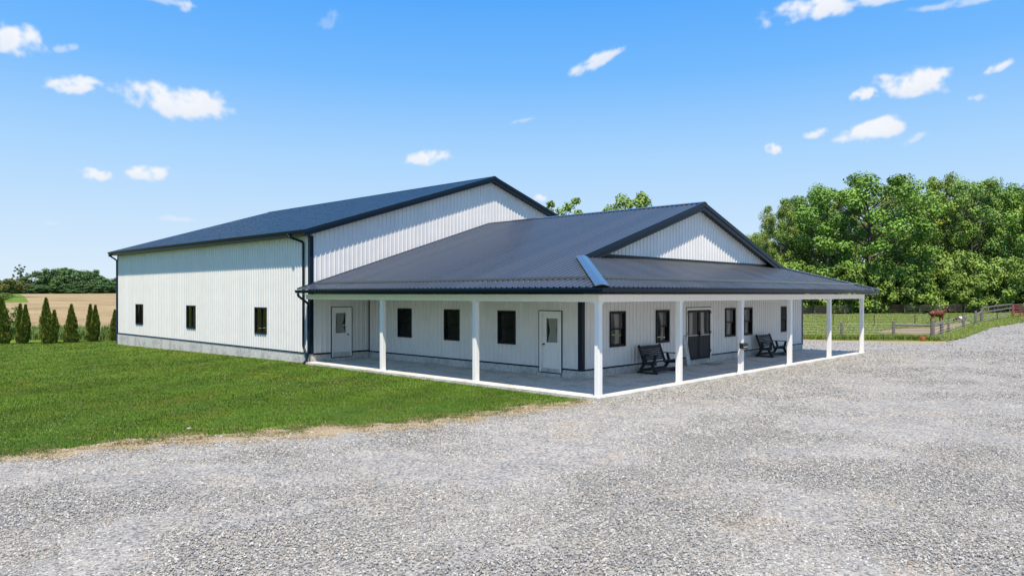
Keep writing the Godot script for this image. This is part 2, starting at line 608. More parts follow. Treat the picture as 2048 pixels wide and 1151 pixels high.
func make_ground() -> void:
	var green := [[-60.0, -9.5], [-34.0, -6.2], [-22.0, -4.7], [-16.0, -4.0], [-12.88, -3.73], [-11.96, -3.62], [-10.97, -3.46], [-10.07, -3.24], [-8.9, -2.69], [-7.81, -2.12], [-6.83, -1.70], [-5.11, -0.95], [-3.73, -0.80], [-2.06, -0.90], [-0.6, -0.50], [-0.1, -0.3]]
	var dry := [[-60.0, -8.6], [-34.0, -5.5], [-22.0, -4.1], [-16.0, -3.5], [-12.97, -3.22], [-11.73, -2.90], [-10.4, -2.39], [-8.95, -1.69], [-7.35, -0.95], [-5.68, -0.22], [-3.04, -0.12], [-0.9, -0.1], [-0.1, 0.05]]
	var g := wavy(green, 0.3, 0.3, 3)
	var d := []
	for q in wavy(dry, 0.3, 0.3, 4):
		d.append([q[0], q[1] - 0.08])
	var back := [[-0.1, -15.0], [0.2, -15.2], [0.2, -38.0], [24.0, -38.0], [24.0, -43.4], [-8.0, -44.2], [-60.0, -50.0]]
	lawn_poly = v2(g + back)
	var rev := g.duplicate()
	rev.reverse()
	straw_poly = v2(d + rev)
	var far_edge := wavy([[24.0, -38.0], [27.0, -16.0], [31.46, -7.03], [32.07, -4.3], [33.25, -1.73], [34.96, 0.06], [46.0, -0.73], [63.3, -2.27], [79.4, -2.5], [130.0, -4.0]], 0.6, 0.5, 5)
	gravel_poly = v2(d + [[-0.1, 0.1], [21.5, 0.1], [21.5, -38.0]] + far_edge + [[130.0, 45.0], [-60.0, 45.0]])
	dirt_poly = v2(wavy([[40.2, -2.2], [46.0, -2.75], [60.0, -4.4], [76.0, -6.2], [79.0, -7.6], [60.0, -6.6], [55.0, -8.2], [49.0, -8.0], [41.5, -5.2], [40.0, -4.0], [40.2, -2.2]], 0.8, 0.5, 6))
	var edge_strip := v2(wavy([[31.0, -7.4], [32.0, -4.4], [33.2, -1.8], [34.9, 0.0], [46.0, -0.8], [63.0, -2.4], [80.0, -2.7], [80.0, -3.4], [62.0, -2.9], [46.0, -1.3], [37.6, -0.7], [36.0, -2.8], [33.9, -5.2], [32.4, -7.8], [31.0, -7.4]], 0.6, 0.25, 7))
	var field := PackedVector2Array()
	for q in [[-120.0, 60.0], [-120.0, 146.0], [-30.0, 147.0], [57.0, 150.0], [52.0, 190.0], [44.0, 240.0], [30.0, 300.0], [-60.0, 330.0], [233.0, 345.0], [700.0, 360.0], [700.0, 64.0], [240.0, 55.0]]:
		var p := spot(q[0], q[1])
		field.append(Vector2(p.x, p.z))
	var regions := [["straw_verge", straw_poly, M.straw_soil], ["lawn", lawn_poly, M.lawn_soil], ["dry_verge", edge_strip, M.straw_soil], ["gravel_yard", gravel_poly, M.gravel_bed], ["paddock_track", dirt_poly, M.paddock_dirt], ["crop_field", field, M.field_soil]]
	var tools := {}
	for r in regions:
		tools[r[0]] = tool(false)
	tools["ground"] = tool(false)
	var cells := []
	for ix in range(-30, 31):
		for iz in range(-34, 27):
			var x := ix * 30.0
			var z := iz * 30.0
			if x >= -60 and x < 120 and z >= -90 and z < 60:
				for k in 36:
					cells.append(Rect2(x + (k % 6) * 5.0, z + int(k / 6.0) * 5.0, 5.0, 5.0))
			else:
				cells.append(Rect2(x, z, 30.0, 30.0))
	var boxes := {}
	for r in regions:
		var b := Rect2(r[1][0], Vector2.ZERO)
		for q in r[1]:
			b = b.expand(q)
		boxes[r[0]] = b
	for c: Rect2 in cells:
		var left := [PackedVector2Array([c.position, Vector2(c.end.x, c.position.y), c.end, Vector2(c.position.x, c.end.y)])]
		for r in regions:
			if not (boxes[r[0]] as Rect2).intersects(c):
				continue
			var rest := []
			for p in left:
				for q in Geometry2D.intersect_polygons(p, r[1]):
					lay(tools[r[0]], q)
				rest.append_array(Geometry2D.clip_polygons(p, r[1]))
			left = rest
		for p in left:
			lay(tools["ground"], p)
	for n in tools:
		var m: Material = M.rough_grass
		for r in regions:
			if r[0] == n:
				m = r[2]
		var o := part(tools[n], n, m, self)
		o.position = Vector3.ZERO
		tag(o, "", "", "", "structure")


func lay(st: SurfaceTool, p: PackedVector2Array) -> void:
	if p.size() < 3 or Geometry2D.is_polygon_clockwise(p) and false:
		return
	var idx := Geometry2D.triangulate_polygon(p)
	for i in range(0, idx.size(), 3):
		var a := p[idx[i]]
		var b := p[idx[i + 1]]
		var c := p[idx[i + 2]]
		if (b - a).cross(c - a) < 0:
			var t := b
			b = c
			c = t
		for q in [a, b, c]:
			st.add_vertex(Vector3(q.x, gh(q.x, q.y), q.y))


# ---------------------------------------------------------------- openings

# A window in a wall at o with axes ud (right), vd (up) and n (out); r is its outline on the wall.
func window(parent: Node, o: Vector3, ud: Vector3, vd: Vector3, n: Vector3, r: Rect2, slider := false, curtains := 0) -> void:
	var st := tool()
	var f := 0.06
	for q in [Rect2(r.position, Vector2(f, r.size.y)), Rect2(r.end.x - f, r.position.y, f, r.size.y), Rect2(r.position.x + f, r.position.y, r.size.x - 2 * f, f * 1.15), Rect2(r.position.x + f, r.end.y - f, r.size.x - 2 * f, f)]:
		slab_on(st, o, ud, vd, n, q, -0.12, 0.045)
	var w := part(st, "window", M.black_frame, parent)
	var inner := r.grow(-f)
	var halves := [Rect2(inner.position, Vector2(inner.size.x, inner.size.y / 2)), Rect2(inner.position.x, inner.get_center().y, inner.size.x, inner.size.y / 2)]
	if slider:
		halves = [Rect2(inner.position, Vector2(inner.size.x / 2, inner.size.y)), Rect2(inner.get_center().x, inner.position.y, inner.size.x / 2, inner.size.y)]
	for i in 2:
		var h: Rect2 = halves[i]
		var deep := -0.035 if i == 0 else 0.0
		var s := 0.032
		st = tool()
		for q in [Rect2(h.position, Vector2(s, h.size.y)), Rect2(h.end.x - s, h.position.y, s, h.size.y), Rect2(h.position.x + s, h.position.y, h.size.x - 2 * s, s), Rect2(h.position.x + s, h.end.y - s, h.size.x - 2 * s, s)]:
			slab_on(st, o, ud, vd, n, q, deep - 0.03, deep)
		part(st, "sash", M.black_frame, w)
		st = tool()
		sheet_on(st, o, ud, vd, n, h.grow(-s + 0.002), deep - 0.015)
		part(st, "pane", M.glass, w)
	if not slider and not curtains:
		st = tool()
		sheet_on(st, o, ud, vd, n, inner, 0.012)
		part(st, "insect_screen", M.screen_cloth, w)
	if curtains:
		st = tool(false)
		# two white curtains tied back low: they part in the middle and flare at the hem
		for side in [-1.0, 1.0]:
			var rows := 12
			for k in rows:
				for j in 5:
					var pts := []
					for c in [[j, k], [j, k + 1], [j + 1, k + 1], [j + 1, k]]:
						var v: float = c[1] / float(rows)
						var open: float = 0.10 + 0.62 * (1.0 - absf(v - 0.34) / 0.66 if v > 0.34 else v / 0.34 * 0.55 + 0.45) * (1.0 if curtains == 2 else 0.45)
						var u: float = lerpf(1.0, open, c[0] / 5.0) * side * (inner.size.x / 2 - 0.03)
						pts.append(o + ud * (inner.get_center().x + u) + vd * (inner.position.y + 0.02 + v * (inner.size.y - 0.05)) + n * (-0.2 + 0.015 * (c[0] as int % 2)))
					quad(st, pts[0], pts[1], pts[2], pts[3])
		part(st, "curtain", M.curtain, w)


func half_glass_door(parent: Node, o: Vector3, ud: Vector3, vd: Vector3, n: Vector3, r: Rect2, knob_right: bool) -> void:
	var st := tool()
	var f := 0.07
	# white casing with a dark outer edge, set into the wall
	for q in [Rect2(r.position, Vector2(f, r.size.y)), Rect2(r.end.x - f, r.position.y, f, r.size.y), Rect2(r.position.x + f, r.end.y - f, r.size.x - 2 * f, f)]:
		slab_on(st, o, ud, vd, n, q, -0.15, 0.03)
	var d := part(st, "door", M.white_paint, parent)
	st = tool()
	for q in [Rect2(r.position.x - 0.03, r.position.y, 0.028, r.size.y + 0.03), Rect2(r.end.x + 0.002, r.position.y, 0.028, r.size.y + 0.03), Rect2(r.position.x, r.end.y + 0.002, r.size.x, 0.028)]:
		slab_on(st, o, ud, vd, n, q, 0.0, 0.034)
	part(st, "edge_trim", M.dark_trim, d)
	var leaf := Rect2(r.position.x + f + 0.004, r.position.y + 0.02, r.size.x - 2 * f - 0.008, r.size.y - f - 0.024)
	var light := Rect2(leaf.position.x + 0.17, leaf.position.y + 1.0, leaf.size.x - 0.34, leaf.size.y - 1.0 - 0.17)
	st = tool()
	for q in [Rect2(leaf.position, Vector2(0.17, leaf.size.y)), Rect2(leaf.end.x - 0.17, leaf.position.y, 0.17, leaf.size.y), Rect2(light.position.x, leaf.position.y, light.size.x, 1.0), Rect2(light.position.x, light.end.y, light.size.x, 0.17)]:
		slab_on(st, o, ud, vd, n, q, -0.11, -0.07)
	for q in [Rect2(light.position.x - 0.03, light.position.y - 0.03, 0.03, light.size.y + 0.06), Rect2(light.end.x, light.position.y - 0.03, 0.03, light.size.y + 0.06), Rect2(light.position.x, light.position.y - 0.03, light.size.x, 0.03), Rect2(light.position.x, light.end.y, light.size.x, 0.03)]:
		slab_on(st, o, ud, vd, n, q, -0.07, -0.055)
	# two pressed panels in the lower half
	for i in 2:
		var wq := leaf.size.x / 2 - 0.19
		var px := leaf.position.x + 0.12 + i * (wq + 0.14)
		for q in [Rect2(px, leaf.position.y + 0.15, wq, 0.02), Rect2(px, leaf.position.y + 0.78, wq, 0.02), Rect2(px, leaf.position.y + 0.17, 0.02, 0.61), Rect2(px + wq - 0.02, leaf.position.y + 0.17, 0.02, 0.61)]:
			slab_on(st, o, ud, vd, n, q, -0.07, -0.062)
	part(st, "leaf", M.white_paint, d)
	st = tool()
	sheet_on(st, o, ud, vd, n, light.grow(0.004), -0.092)
	part(st, "pane", M.glass, d)
	st = tool(false)
	# the curtain is gathered at mid height into an hourglass
	for k in 14:
		for j in 14:
			var pts := []
			for c in [[j, k], [j, k + 1], [j + 1, k + 1], [j + 1, k]]:
				var v: float = c[1] / 14.0
				var half := 0.5 - 0.22 * pow(maxf(0.0, 1.0 - absf(v - 0.5) / 0.5), 1.0)
				var u: float = (c[0] / 14.0 - 0.5) * 2.0 * half
				pts.append(o + ud * (light.get_center().x + u * light.size.x) + vd * (light.position.y + v * light.size.y) + n * (-0.125 + 0.008 * sin(c[0] * 2.6)))
			quad(st, pts[0], pts[1], pts[2], pts[3])
	part(st, "curtain", M.curtain, d)
	st = tool(false)
	var kx := leaf.end.x - 0.07 if knob_right else leaf.position.x + 0.07
	var k0 := o + ud * kx + vd * (leaf.position.y + 0.93)
	sweep(st, circle(0.03, 10), [k0 - n * 0.07, k0 - n * 0.06, k0 - n * 0.045, k0 - n * 0.02, k0 - n * 0.005, k0], vd, [1.0, 1.0, 0.4, 0.5, 1.0, 0.6])
	part(st, "knob", M.black_metal, d)
	st = tool()
	slab_on(st, o, ud, vd, n, Rect2(r.position.x, r.position.y - 0.03, r.size.x, 0.028), -0.15, 0.06)
	part(st, "sill", M.dark_trim, d)


func double_door(parent: Node, o: Vector3, ud: Vector3, vd: Vector3, n: Vector3, r: Rect2) -> void:
	var st := tool()
	var f := 0.06
	for q in [Rect2(r.position, Vector2(f, r.size.y)), Rect2(r.end.x - f, r.position.y, f, r.size.y), Rect2(r.position.x + f, r.end.y - f * 1.4, r.size.x - 2 * f, f * 1.4)]:
		slab_on(st, o, ud, vd, n, q, -0.15, 0.035)
	var d := part(st, "double_door", M.white_paint, parent)
	st = tool()
	for q in [Rect2(r.position.x - 0.03, r.position.y, 0.028, r.size.y + 0.03), Rect2(r.position.x, r.end.y + 0.002, r.size.x, 0.028)]:
		slab_on(st, o, ud, vd, n, q, 0.0, 0.036)
	part(st, "edge_trim", M.dark_trim, d)
	var w := (r.size.x - 2 * f) / 2
	for i in 2:
		var L := Rect2(r.position.x + f + i * w + 0.004, r.position.y + 0.02, w - 0.008, r.size.y - f * 1.4 - 0.025)
		st = tool()
		var s := 0.075
		for q in [Rect2(L.position, Vector2(s, L.size.y)), Rect2(L.end.x - s, L.position.y, s, L.size.y), Rect2(L.position.x + s, L.position.y, L.size.x - 2 * s, 0.1), Rect2(L.position.x + s, L.end.y - 0.1, L.size.x - 2 * s, 0.1)]:
			slab_on(st, o, ud, vd, n, q, -0.02, 0.02)
		part(st, "door_leaf", M.black_frame, d)
		st = tool()
		slab_on(st, o, ud, vd, n, Rect2(L.position.x + s, L.position.y + 0.97, L.size.x - 2 * s, 0.035), -0.015, 0.026)
		part(st, "lock_rail", M.rail_white, d)
		# upright boards fill the lower half
		var lw := (L.size.x - 2 * s) / 8.0
		for j in 8:
			st = tool()
			slab_on(st, o, ud, vd, n, Rect2(L.position.x + s + j * lw + 0.004, L.position.y + 0.1, lw - 0.008, 0.87), -0.012, 0.008 + 0.003 * (j % 2))
			part(st, "board", M.poly_lumber, d)
		st = tool()
		slab_on(st, o, ud, vd, n, Rect2(L.position.x + s, L.position.y + 0.09, L.size.x - 2 * s, 0.9), -0.02, -0.014)
		part(st, "backing", M.black_frame, d)
		st = tool()
		sheet_on(st, o, ud, vd, n, Rect2(L.position.x + s - 0.003, L.position.y + 1.0, L.size.x - 2 * s + 0.006, L.size.y - 1.1), 0.0)
		part(st, "pane", M.glass, d)
		st = tool(false)
		for k in 2:
			for j in 6:
				var a := L.position.x + s + (0.30 + j * 0.055) * (L.size.x - 2 * s)
				var b := a + 0.055 * (L.size.x - 2 * s)
				var za := -0.07 + 0.02 * (j % 2)
				var zb := -0.07 + 0.02 * ((j + 1) % 2)
				if k == 0:
					quad(st, o + ud * a + vd * (L.position.y + 1.02) + n * za, o + ud * a + vd * (L.end.y - 0.1) + n * za, o + ud * b + vd * (L.end.y - 0.1) + n * zb, o + ud * b + vd * (L.position.y + 1.02) + n * zb)
		part(st, "curtain", M.curtain, d)
		for y in [0.25, 1.02, 1.85]:
			st = tool()
			var hx := r.position.x + f - 0.012 if i == 0 else r.end.x - f - 0.012
			slab_on(st, o, ud, vd, n, Rect2(hx, L.position.y + y, 0.024, 0.12), 0.036, 0.06)
			part(st, "hinge", M.black_metal, d)
	st = tool()
	slab_on(st, o, ud, vd, n, Rect2(r.get_center().x - 0.012, r.position.y + 0.02, 0.024, r.size.y - 0.1), 0.0205, 0.03)
	part(st, "astragal", M.black_frame, d)
	st = tool()
	slab_on(st, o, ud, vd, n, Rect2(r.get_center().x + 0.02, r.position.y + 0.98, 0.04, 0.16), 0.027, 0.07)
	part(st, "handle", M.black_metal, d)


# ---------------------------------------------------------------- the tall workshop

func rake(parent: Node, z: float, x0: float, y0: float, x1: float, y1: float, deep: float) -> void:
	# two-step dark trim along a gable edge
	var st := tool()
	var up := Vector3(0, 0, 1)
	var dir := (Vector3(x1, y1, z) - Vector3(x0, y0, z)).normalized()
	var down := Vector3(0, -1, 0)
	var a := Vector3(x0, y0, z)
	var b := Vector3(x1, y1, z)
	for q in [[0.035, -deep * 0.45, 0.055], [-deep * 0.45, -deep, 0.03]]:
		var pts := []
		for k in [0.0, q[2]]:
			for p in [a + Vector3.UP * q[0], b + Vector3.UP * q[0], b + Vector3.UP * q[1], a + Vector3.UP * q[1]]:
				pts.append(p + up * k)
		for fc in [[0, 1, 2, 3], [7, 6, 5, 4], [0, 4, 5, 1], [1, 5, 6, 2], [2, 6, 7, 3], [3, 7, 4, 0]]:
			quad(st, pts[fc[0]], pts[fc[1]], pts[fc[2]], pts[fc[3]])
	part(st, "rake_trim", M.dark_trim, parent)


func soffit_strip(parent: Node, m: Material, a: Vector3, b: Vector3, c: Vector3, d: Vector3) -> void:
	var st := tool()
	quad(st, a, b, c, d)
	quad(st, a + Vector3.UP * 0.012, d + Vector3.UP * 0.012, c + Vector3.UP * 0.012, b + Vector3.UP * 0.012)
	part(st, "soffit", m, parent)


func make_barn() -> void:
	var x0 := 0.12
	var x1 := 21.3
	var z0 := -15.02
	var z1 := -38.1
	var eave_x := -0.28
	var eave_y := 8.9 - SLOPE * (RIDGE - eave_x)
	var b := thing("workshop_building", "tall white metal workshop with dark gable roof and three windows over the lawn", "building", Vector3(x0, -0.4, z0))
	var white := [M.white_steel_0, M.white_steel_1, M.white_steel_2]
	var roof := [M.sky_tinted_steel_0, M.sky_tinted_steel_1, M.sky_tinted_steel_2]
	var ty := 0.344
	var st := tool()
	# foundation walls and floor
	for q in [[x0 - 0.01, z0 - 0.2, x0 + 0.2, z1 + 0.2], [x1 - 0.2, z0 - 0.2, x1 + 0.01, z1 + 0.2], [x0 - 0.01, z0, x1 + 0.01, z0 - 0.2], [x0 - 0.01, z1 + 0.2, x1 + 0.01, z1]]:
		box(st, Vector3(q[0], -0.9, q[3]), Vector3(q[2], ty - 0.03, q[1]))
	part(st, "foundation", M.concrete, b)
	st = tool()
	box(st, Vector3(x0 + 0.2, -0.2, z1 + 0.2), Vector3(x1 - 0.2, 0.05, z0 - 0.2))
	part(st, "floor", M.concrete, b)
	# walls: lawn side, front gable, far side, back gable
	var wy := eave_y - 0.02
	var wins := []
	for c in [-34.32, -26.89, -19.25]:
		wins.append(Rect2(-c + z0 - 0.565, 1.0, 1.13, 1.22))
	var lo := ty
	var side := v2([[0, lo], [z0 - z1, lo], [z0 - z1, wy], [0, wy]])
	var o_l := Vector3(x0, 0, z0)
	var o_f := Vector3(x0, 0, z0)
	var door := Rect2(1.02, 0.12, 1.0, 2.13)
	var top := func(x: float) -> float: return 8.9 - SLOPE * absf(x - RIDGE) - 0.05
	var gable := v2([[0, lo], [x1 - x0, lo], [x1 - x0, (top as Callable).call(x1)], [RIDGE - x0, 8.85], [0, (top as Callable).call(x0)]])
	sheets(b, "wall_panel", o_l, Vector3(0, 0, -1), Vector3.UP, Vector3(-1, 0, 0), side, wins, white)
	sheets(b, "wall_panel", o_f, Vector3(1, 0, 0), Vector3.UP, Vector3(0, 0, 1), gable, [door], white)
	sheets(b, "wall_panel", Vector3(x1, 0, z0), Vector3(0, 0, -1), Vector3.UP, Vector3(1, 0, 0), side, [], white)
	sheets(b, "wall_panel", Vector3(x0, 0, z1), Vector3(1, 0, 0), Vector3.UP, Vector3(0, 0, -1), gable, [], white)
	sheets(b, "wall_lining", o_l + Vector3(0.16, 0, 0), Vector3(0, 0, -1), Vector3.UP, Vector3(-1, 0, 0), side, wins, [M.lining], false)
	sheets(b, "wall_lining", o_f + Vector3(0, 0, -0.16), Vector3(1, 0, 0), Vector3.UP, Vector3(0, 0, 1), gable, [door], [M.lining], false)
	# roof sheets
	var run := RIDGE - eave_x
	var along := (z0 + 0.27) - (z1 - 0.27)
	var sv := sqrt(1 + SLOPE * SLOPE)
	var slope := v2([[0, 0], [along, 0], [along, run * sv], [0, run * sv]])
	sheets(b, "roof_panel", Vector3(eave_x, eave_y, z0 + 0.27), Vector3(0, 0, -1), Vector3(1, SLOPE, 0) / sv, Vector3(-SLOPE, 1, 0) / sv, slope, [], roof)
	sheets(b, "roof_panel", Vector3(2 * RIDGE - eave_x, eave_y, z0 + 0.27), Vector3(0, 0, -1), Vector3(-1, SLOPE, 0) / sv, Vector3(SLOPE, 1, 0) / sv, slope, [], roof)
	ridge_cap(b, Vector3(RIDGE, 8.93, z0 + 0.3), Vector3(RIDGE, 8.93, z1 - 0.3))
	# trim
	for z in [z0 + 0.26, z1 - 0.31]:
		rake(b, z, eave_x - 0.05, eave_y - 0.016, RIDGE, 8.9, 0.26)
		rake(b, z, 2 * RIDGE - eave_x + 0.05, eave_y - 0.016, RIDGE, 8.9, 0.26)
	for s in [1.0, -1.0]:
		var ex: float = RIDGE + (eave_x - RIDGE) * s
		var wx := x0 if s > 0 else x1
		trim(b, "fascia", M.dark_trim, Vector3(ex + 0.012 * s, eave_y - 0.11, z0 + 0.25), Vector3(ex + 0.012 * s, eave_y - 0.11, z1 - 0.25), 0.024, 0.2)
		soffit_strip(b, M.dark_trim, Vector3(ex, eave_y - 0.2, z0 + 0.25), Vector3(ex, eave_y - 0.2, z1 - 0.25), Vector3(wx, eave_y - 0.2, z1 - 0.25), Vector3(wx, eave_y - 0.2, z0 + 0.25))
	for s in [1.0, -1.0]:
		var ex: float = RIDGE + (eave_x - RIDGE) * s
		soffit_strip(b, M.dark_trim, Vector3(ex, eave_y - 0.25, z0), Vector3(RIDGE, 8.65, z0), Vector3(RIDGE, 8.65, z0 + 0.26), Vector3(ex, eave_y - 0.25, z0 + 0.26))
	gutter(b, [Vector3(eave_x - 0.055, eave_y + 0.0, z1 - 0.28), Vector3(eave_x - 0.055, eave_y + 0.0, z0 + 0.28)].map(func(p): return p))
	for c in [[x0, z0, -1.0, 1.0], [x0, z1, -1.0, -1.0]]:
		st = tool()
		box(st, Vector3(c[0] - 0.028, ty - 0.03, minf(c[1] + 0.028 * c[3], c[1] - 0.14 * c[3])), Vector3(c[0] + 0.14, eave_y - 0.21, maxf(c[1] + 0.028 * c[3], c[1] - 0.14 * c[3])))
		part(st, "corner_trim", M.dark_trim, b)
	trim(b, "base_trim", M.dark_trim, Vector3(x0 - 0.012, ty, z0 - 0.141), Vector3(x0 - 0.012, ty, z1 + 0.141), 0.04, 0.055)
	trim(b, "base_trim", M.dark_trim, Vector3(x0 + 0.141, ty - 0.04, z0 + 0.012), Vector3(door.position.x + x0 - 0.031, ty - 0.04, z0 + 0.012), 0.04, 0.055)
	trim(b, "base_trim", M.dark_trim, Vector3(door.end.x + x0 + 0.031, ty - 0.04, z0 + 0.012), Vector3(3.06, ty - 0.04, z0 + 0.012), 0.04, 0.055)
	for i in 3:
		window(b, o_l, Vector3(0, 0, -1), Vector3.UP, Vector3(-1, 0, 0), wins[i], true)
	half_glass_door(b, o_f, Vector3(1, 0, 0), Vector3.UP, Vector3(0, 0, 1), door, true)
	# downspouts
	var gy := eave_y - 0.1
	downspout(b, [Vector3(eave_x - 0.07, gy, -16.0), Vector3(eave_x - 0.07, gy - 0.12, -16.0), Vector3(x0 - 0.09, gy - 0.36, -15.42), Vector3(x0 - 0.09, 0.62, -15.42), Vector3(x0 - 0.1, 0.3, -15.16), Vector3(x0 - 0.1, gh(-0.1, -15.2) + 0.02, -15.13)])
	downspout(b, [Vector3(eave_x - 0.07, gy, z1 + 0.0), Vector3(eave_x - 0.07, gy - 0.12, z1), Vector3(x0 - 0.02, gy - 0.4, z1 - 0.1), Vector3(x0 - 0.02, gh(0, z1) + 0.05, z1 - 0.1)])


func ridge_cap(parent: Node, a: Vector3, b: Vector3) -> void:
	var st := tool()
	var sec := PackedVector2Array([Vector2(-0.2, -0.05), Vector2(-0.19, -0.028), Vector2(-0.03, 0.022), Vector2(0.03, 0.022), Vector2(0.19, -0.028), Vector2(0.2, -0.05), Vector2(0.03, 0.008), Vector2(-0.03, 0.008)])
	sweep(st, sec, [a, b], Vector3.UP)
	part(st, "ridge_cap", M.roof_steel_0, parent)


# ---------------------------------------------------------------- the low wing with its porch

func make_wing() -> void:
	var EX := -0.5                    # eaves
	var EZ := 0.5
	var ER := 21.65
	var EY := 3.01
	var TOP := EY + SLOPE * (RIDGE - EX)
	var SR := (TOP - EY) / (ER - RIDGE)
	var wx := 3.08
	var wz := -3.0
	var wr := 21.35
	var bz := -15.02
	var w := thing("porch_wing", "low white metal wing with charcoal roof, front gable and white-posted wrap-around porch", "building", Vector3(-0.1, -0.1, 0.1))
	var white := [M.white_steel_0, M.white_steel_1, M.white_steel_2]
	var roof := [M.roof_steel_0, M.roof_steel_1, M.roof_steel_2]
	var sv := sqrt(1 + SLOPE * SLOPE)
	var sr := sqrt(1 + SR * SR)
	# porch slab, in bays with sawn joints between them
	var xs := [-0.12, 4.2, 8.41, 12.61, 16.82, 21.4]
	for i in 5:
		var st0 := tool()
		box(st0, Vector3(xs[i] + 0.003, -0.35, wz + 0.01), Vector3(xs[i + 1] - 0.003, 0.0, 0.12))
		part(st0, "porch_slab", M.concrete, w)
	var zs := [wz + 0.004, -7.3, -11.2, bz + 0.01]
	for i in 3:
		var st0 := tool()
		box(st0, Vector3(-0.12, -0.35, zs[i + 1] + 0.003), Vector3(wx, 0.0, zs[i] - 0.003))
		part(st0, "porch_slab", M.concrete, w)
	# foundation and inside floor
	var ty := 0.281
	var st := tool()
	box(st, Vector3(wx - 0.01, -0.4, bz + 0.01), Vector3(wx + 0.2, ty - 0.03, wz - 0.2))
	box(st, Vector3(wx - 0.01, -0.4, wz - 0.2), Vector3(wr + 0.01, ty - 0.03, wz + 0.008))
	box(st, Vector3(wr - 0.2, -0.4, bz + 0.01), Vector3(wr + 0.01, ty - 0.03, wz - 0.2))
	part(st, "foundation", M.concrete, w)
	st = tool()
	box(st, Vector3(wx + 0.2, -0.2, bz + 0.02), Vector3(wr - 0.2, 0.06, wz - 0.2))
	part(st, "floor", M.concrete, w)
	# walls
	var wins_l := []
	for c in [-12.46, -9.46, -6.45]:
		wins_l.append(Rect2(-c + wz - 0.46, 1.0, 0.92, 1.22))
	var door_l := Rect2(4.36 + wz - 0.5, 0.13, 1.0, 2.1)
	var wins_f := []
	for c in [5.10, 8.03, 13.49, 15.13, 19.14]:
		wins_f.append(Rect2(c - wx - 0.465, 0.97, 0.93, 1.25))
	var door_f := Rect2(9.79 - wx, 0.14, 1.98, 2.12)
	var o_l := Vector3(wx, 0, wz)
	var left := v2([[0, ty], [wz - bz, ty], [wz - bz, 2.79], [0, 2.79]])
	var front := v2([[0, ty], [wr - wx, ty], [wr - wx, EY + SR * (ER - wr) - 0.03], [RIDGE - wx, TOP - 0.04], [0, EY + SLOPE * (wx - EX) - 0.03]])
	sheets(w, "wall_panel", o_l, Vector3(0, 0, -1), Vector3.UP, Vector3(-1, 0, 0), left, wins_l + [door_l], white)
	sheets(w, "wall_panel", o_l, Vector3(1, 0, 0), Vector3.UP, Vector3(0, 0, 1), front, wins_f + [door_f], white)
	sheets(w, "wall_panel", Vector3(wr, 0, wz), Vector3(0, 0, -1), Vector3.UP, Vector3(1, 0, 0), v2([[0, ty], [wz - bz, ty], [wz - bz, 3.0], [0, 3.0]]), [], white)
	sheets(w, "wall_lining", o_l + Vector3(0.16, 0, 0), Vector3(0, 0, -1), Vector3.UP, Vector3(-1, 0, 0), left, wins_l + [door_l], [M.lining], false)
	sheets(w, "wall_lining", o_l + Vector3(0, 0, -0.16), Vector3(1, 0, 0), Vector3.UP, Vector3(0, 0, 1), v2([[0, ty], [wr - wx, ty], [wr - wx, 2.7], [0, 2.7]]), wins_f + [door_f], [M.lining], false)
	st = tool()
	box(st, Vector3(wx + 0.02, 2.72, bz + 0.02), Vector3(wr - 0.02, 2.76, wz - 0.02))
	part(st, "inside_ceiling", M.lining, w)
	# roof sheets: lawn side down to the porch eave, far side, and the porch front between two hips
	var gz := wz + 0.3
	sheets(w, "roof_panel", Vector3(EX, EY, 0), Vector3(0, 0, -1), Vector3(1, SLOPE, 0) / sv, Vector3(-SLOPE, 1, 0) / sv,
		v2([[-EZ, 0], [-gz, (EZ - gz) * sv], [-gz, (RIDGE - EX) * sv], [-bz, (RIDGE - EX) * sv], [-bz, 0]]), [], roof)
	var kr := SLOPE / SR
	sheets(w, "roof_panel", Vector3(ER, EY, 0), Vector3(0, 0, -1), Vector3(-1, SR, 0) / sr, Vector3(SR, 1, 0) / sr,
		v2([[-EZ, 0], [-gz, (EZ - gz) * kr * sr], [-gz, (ER - RIDGE) * sr], [-bz, (ER - RIDGE) * sr], [-bz, 0]]), [], roof)
	var rn := EZ - wz - 0.005
	sheets(w, "roof_panel", Vector3(0, EY, EZ), Vector3(1, 0, 0), Vector3(0, SLOPE, -1) / sv, Vector3(0, 1, SLOPE) / sv,
		v2([[EX, 0], [ER, 0], [ER - rn * kr, rn * sv], [EX + rn, rn * sv]]), [], roof)
	ridge_cap(w, Vector3(RIDGE, TOP + 0.03, gz + 0.03), Vector3(RIDGE, TOP + 0.03, bz + 0.03))
	var hip_l := [Vector3(EX - 0.02, EY + 0.045, EZ + 0.02), Vector3(EX + EZ - gz, EY + SLOPE * (EZ - gz) + 0.055, gz)]
	var hip_r := [Vector3(ER + 0.02, EY + 0.045, EZ + 0.02), Vector3(ER - (EZ - gz) * kr, EY + SLOPE * (EZ - gz) + 0.055, gz)]
	for h in [hip_l, hip_r]:
		st = tool()
		sweep(st, PackedVector2Array([Vector2(-0.19, -0.03), Vector2(-0.185, -0.01), Vector2(-0.15, 0.0), Vector2(-0.025, 0.028), Vector2(0.025, 0.028), Vector2(0.15, 0.0), Vector2(0.185, -0.01), Vector2(0.19, -0.03), Vector2(0.02, 0.012), Vector2(-0.02, 0.012)]), h, Vector3.UP)
		part(st, "hip_cap", M.roof_steel_0, w)
	# snow bars across the ribs
	var sy := EY + SLOPE * 0.72 + 0.06
	trim(w, "snow_bar", M.roof_steel_1, Vector3(EX + 0.72, sy, EZ - 1.03), Vector3(EX + 0.72, sy, bz + 0.06), 0.05, 0.075)
	trim(w, "snow_bar", M.roof_steel_1, Vector3(EX + 1.03, sy, EZ - 0.72), Vector3(ER - 1.03, sy, EZ - 0.72), 0.05, 0.075)
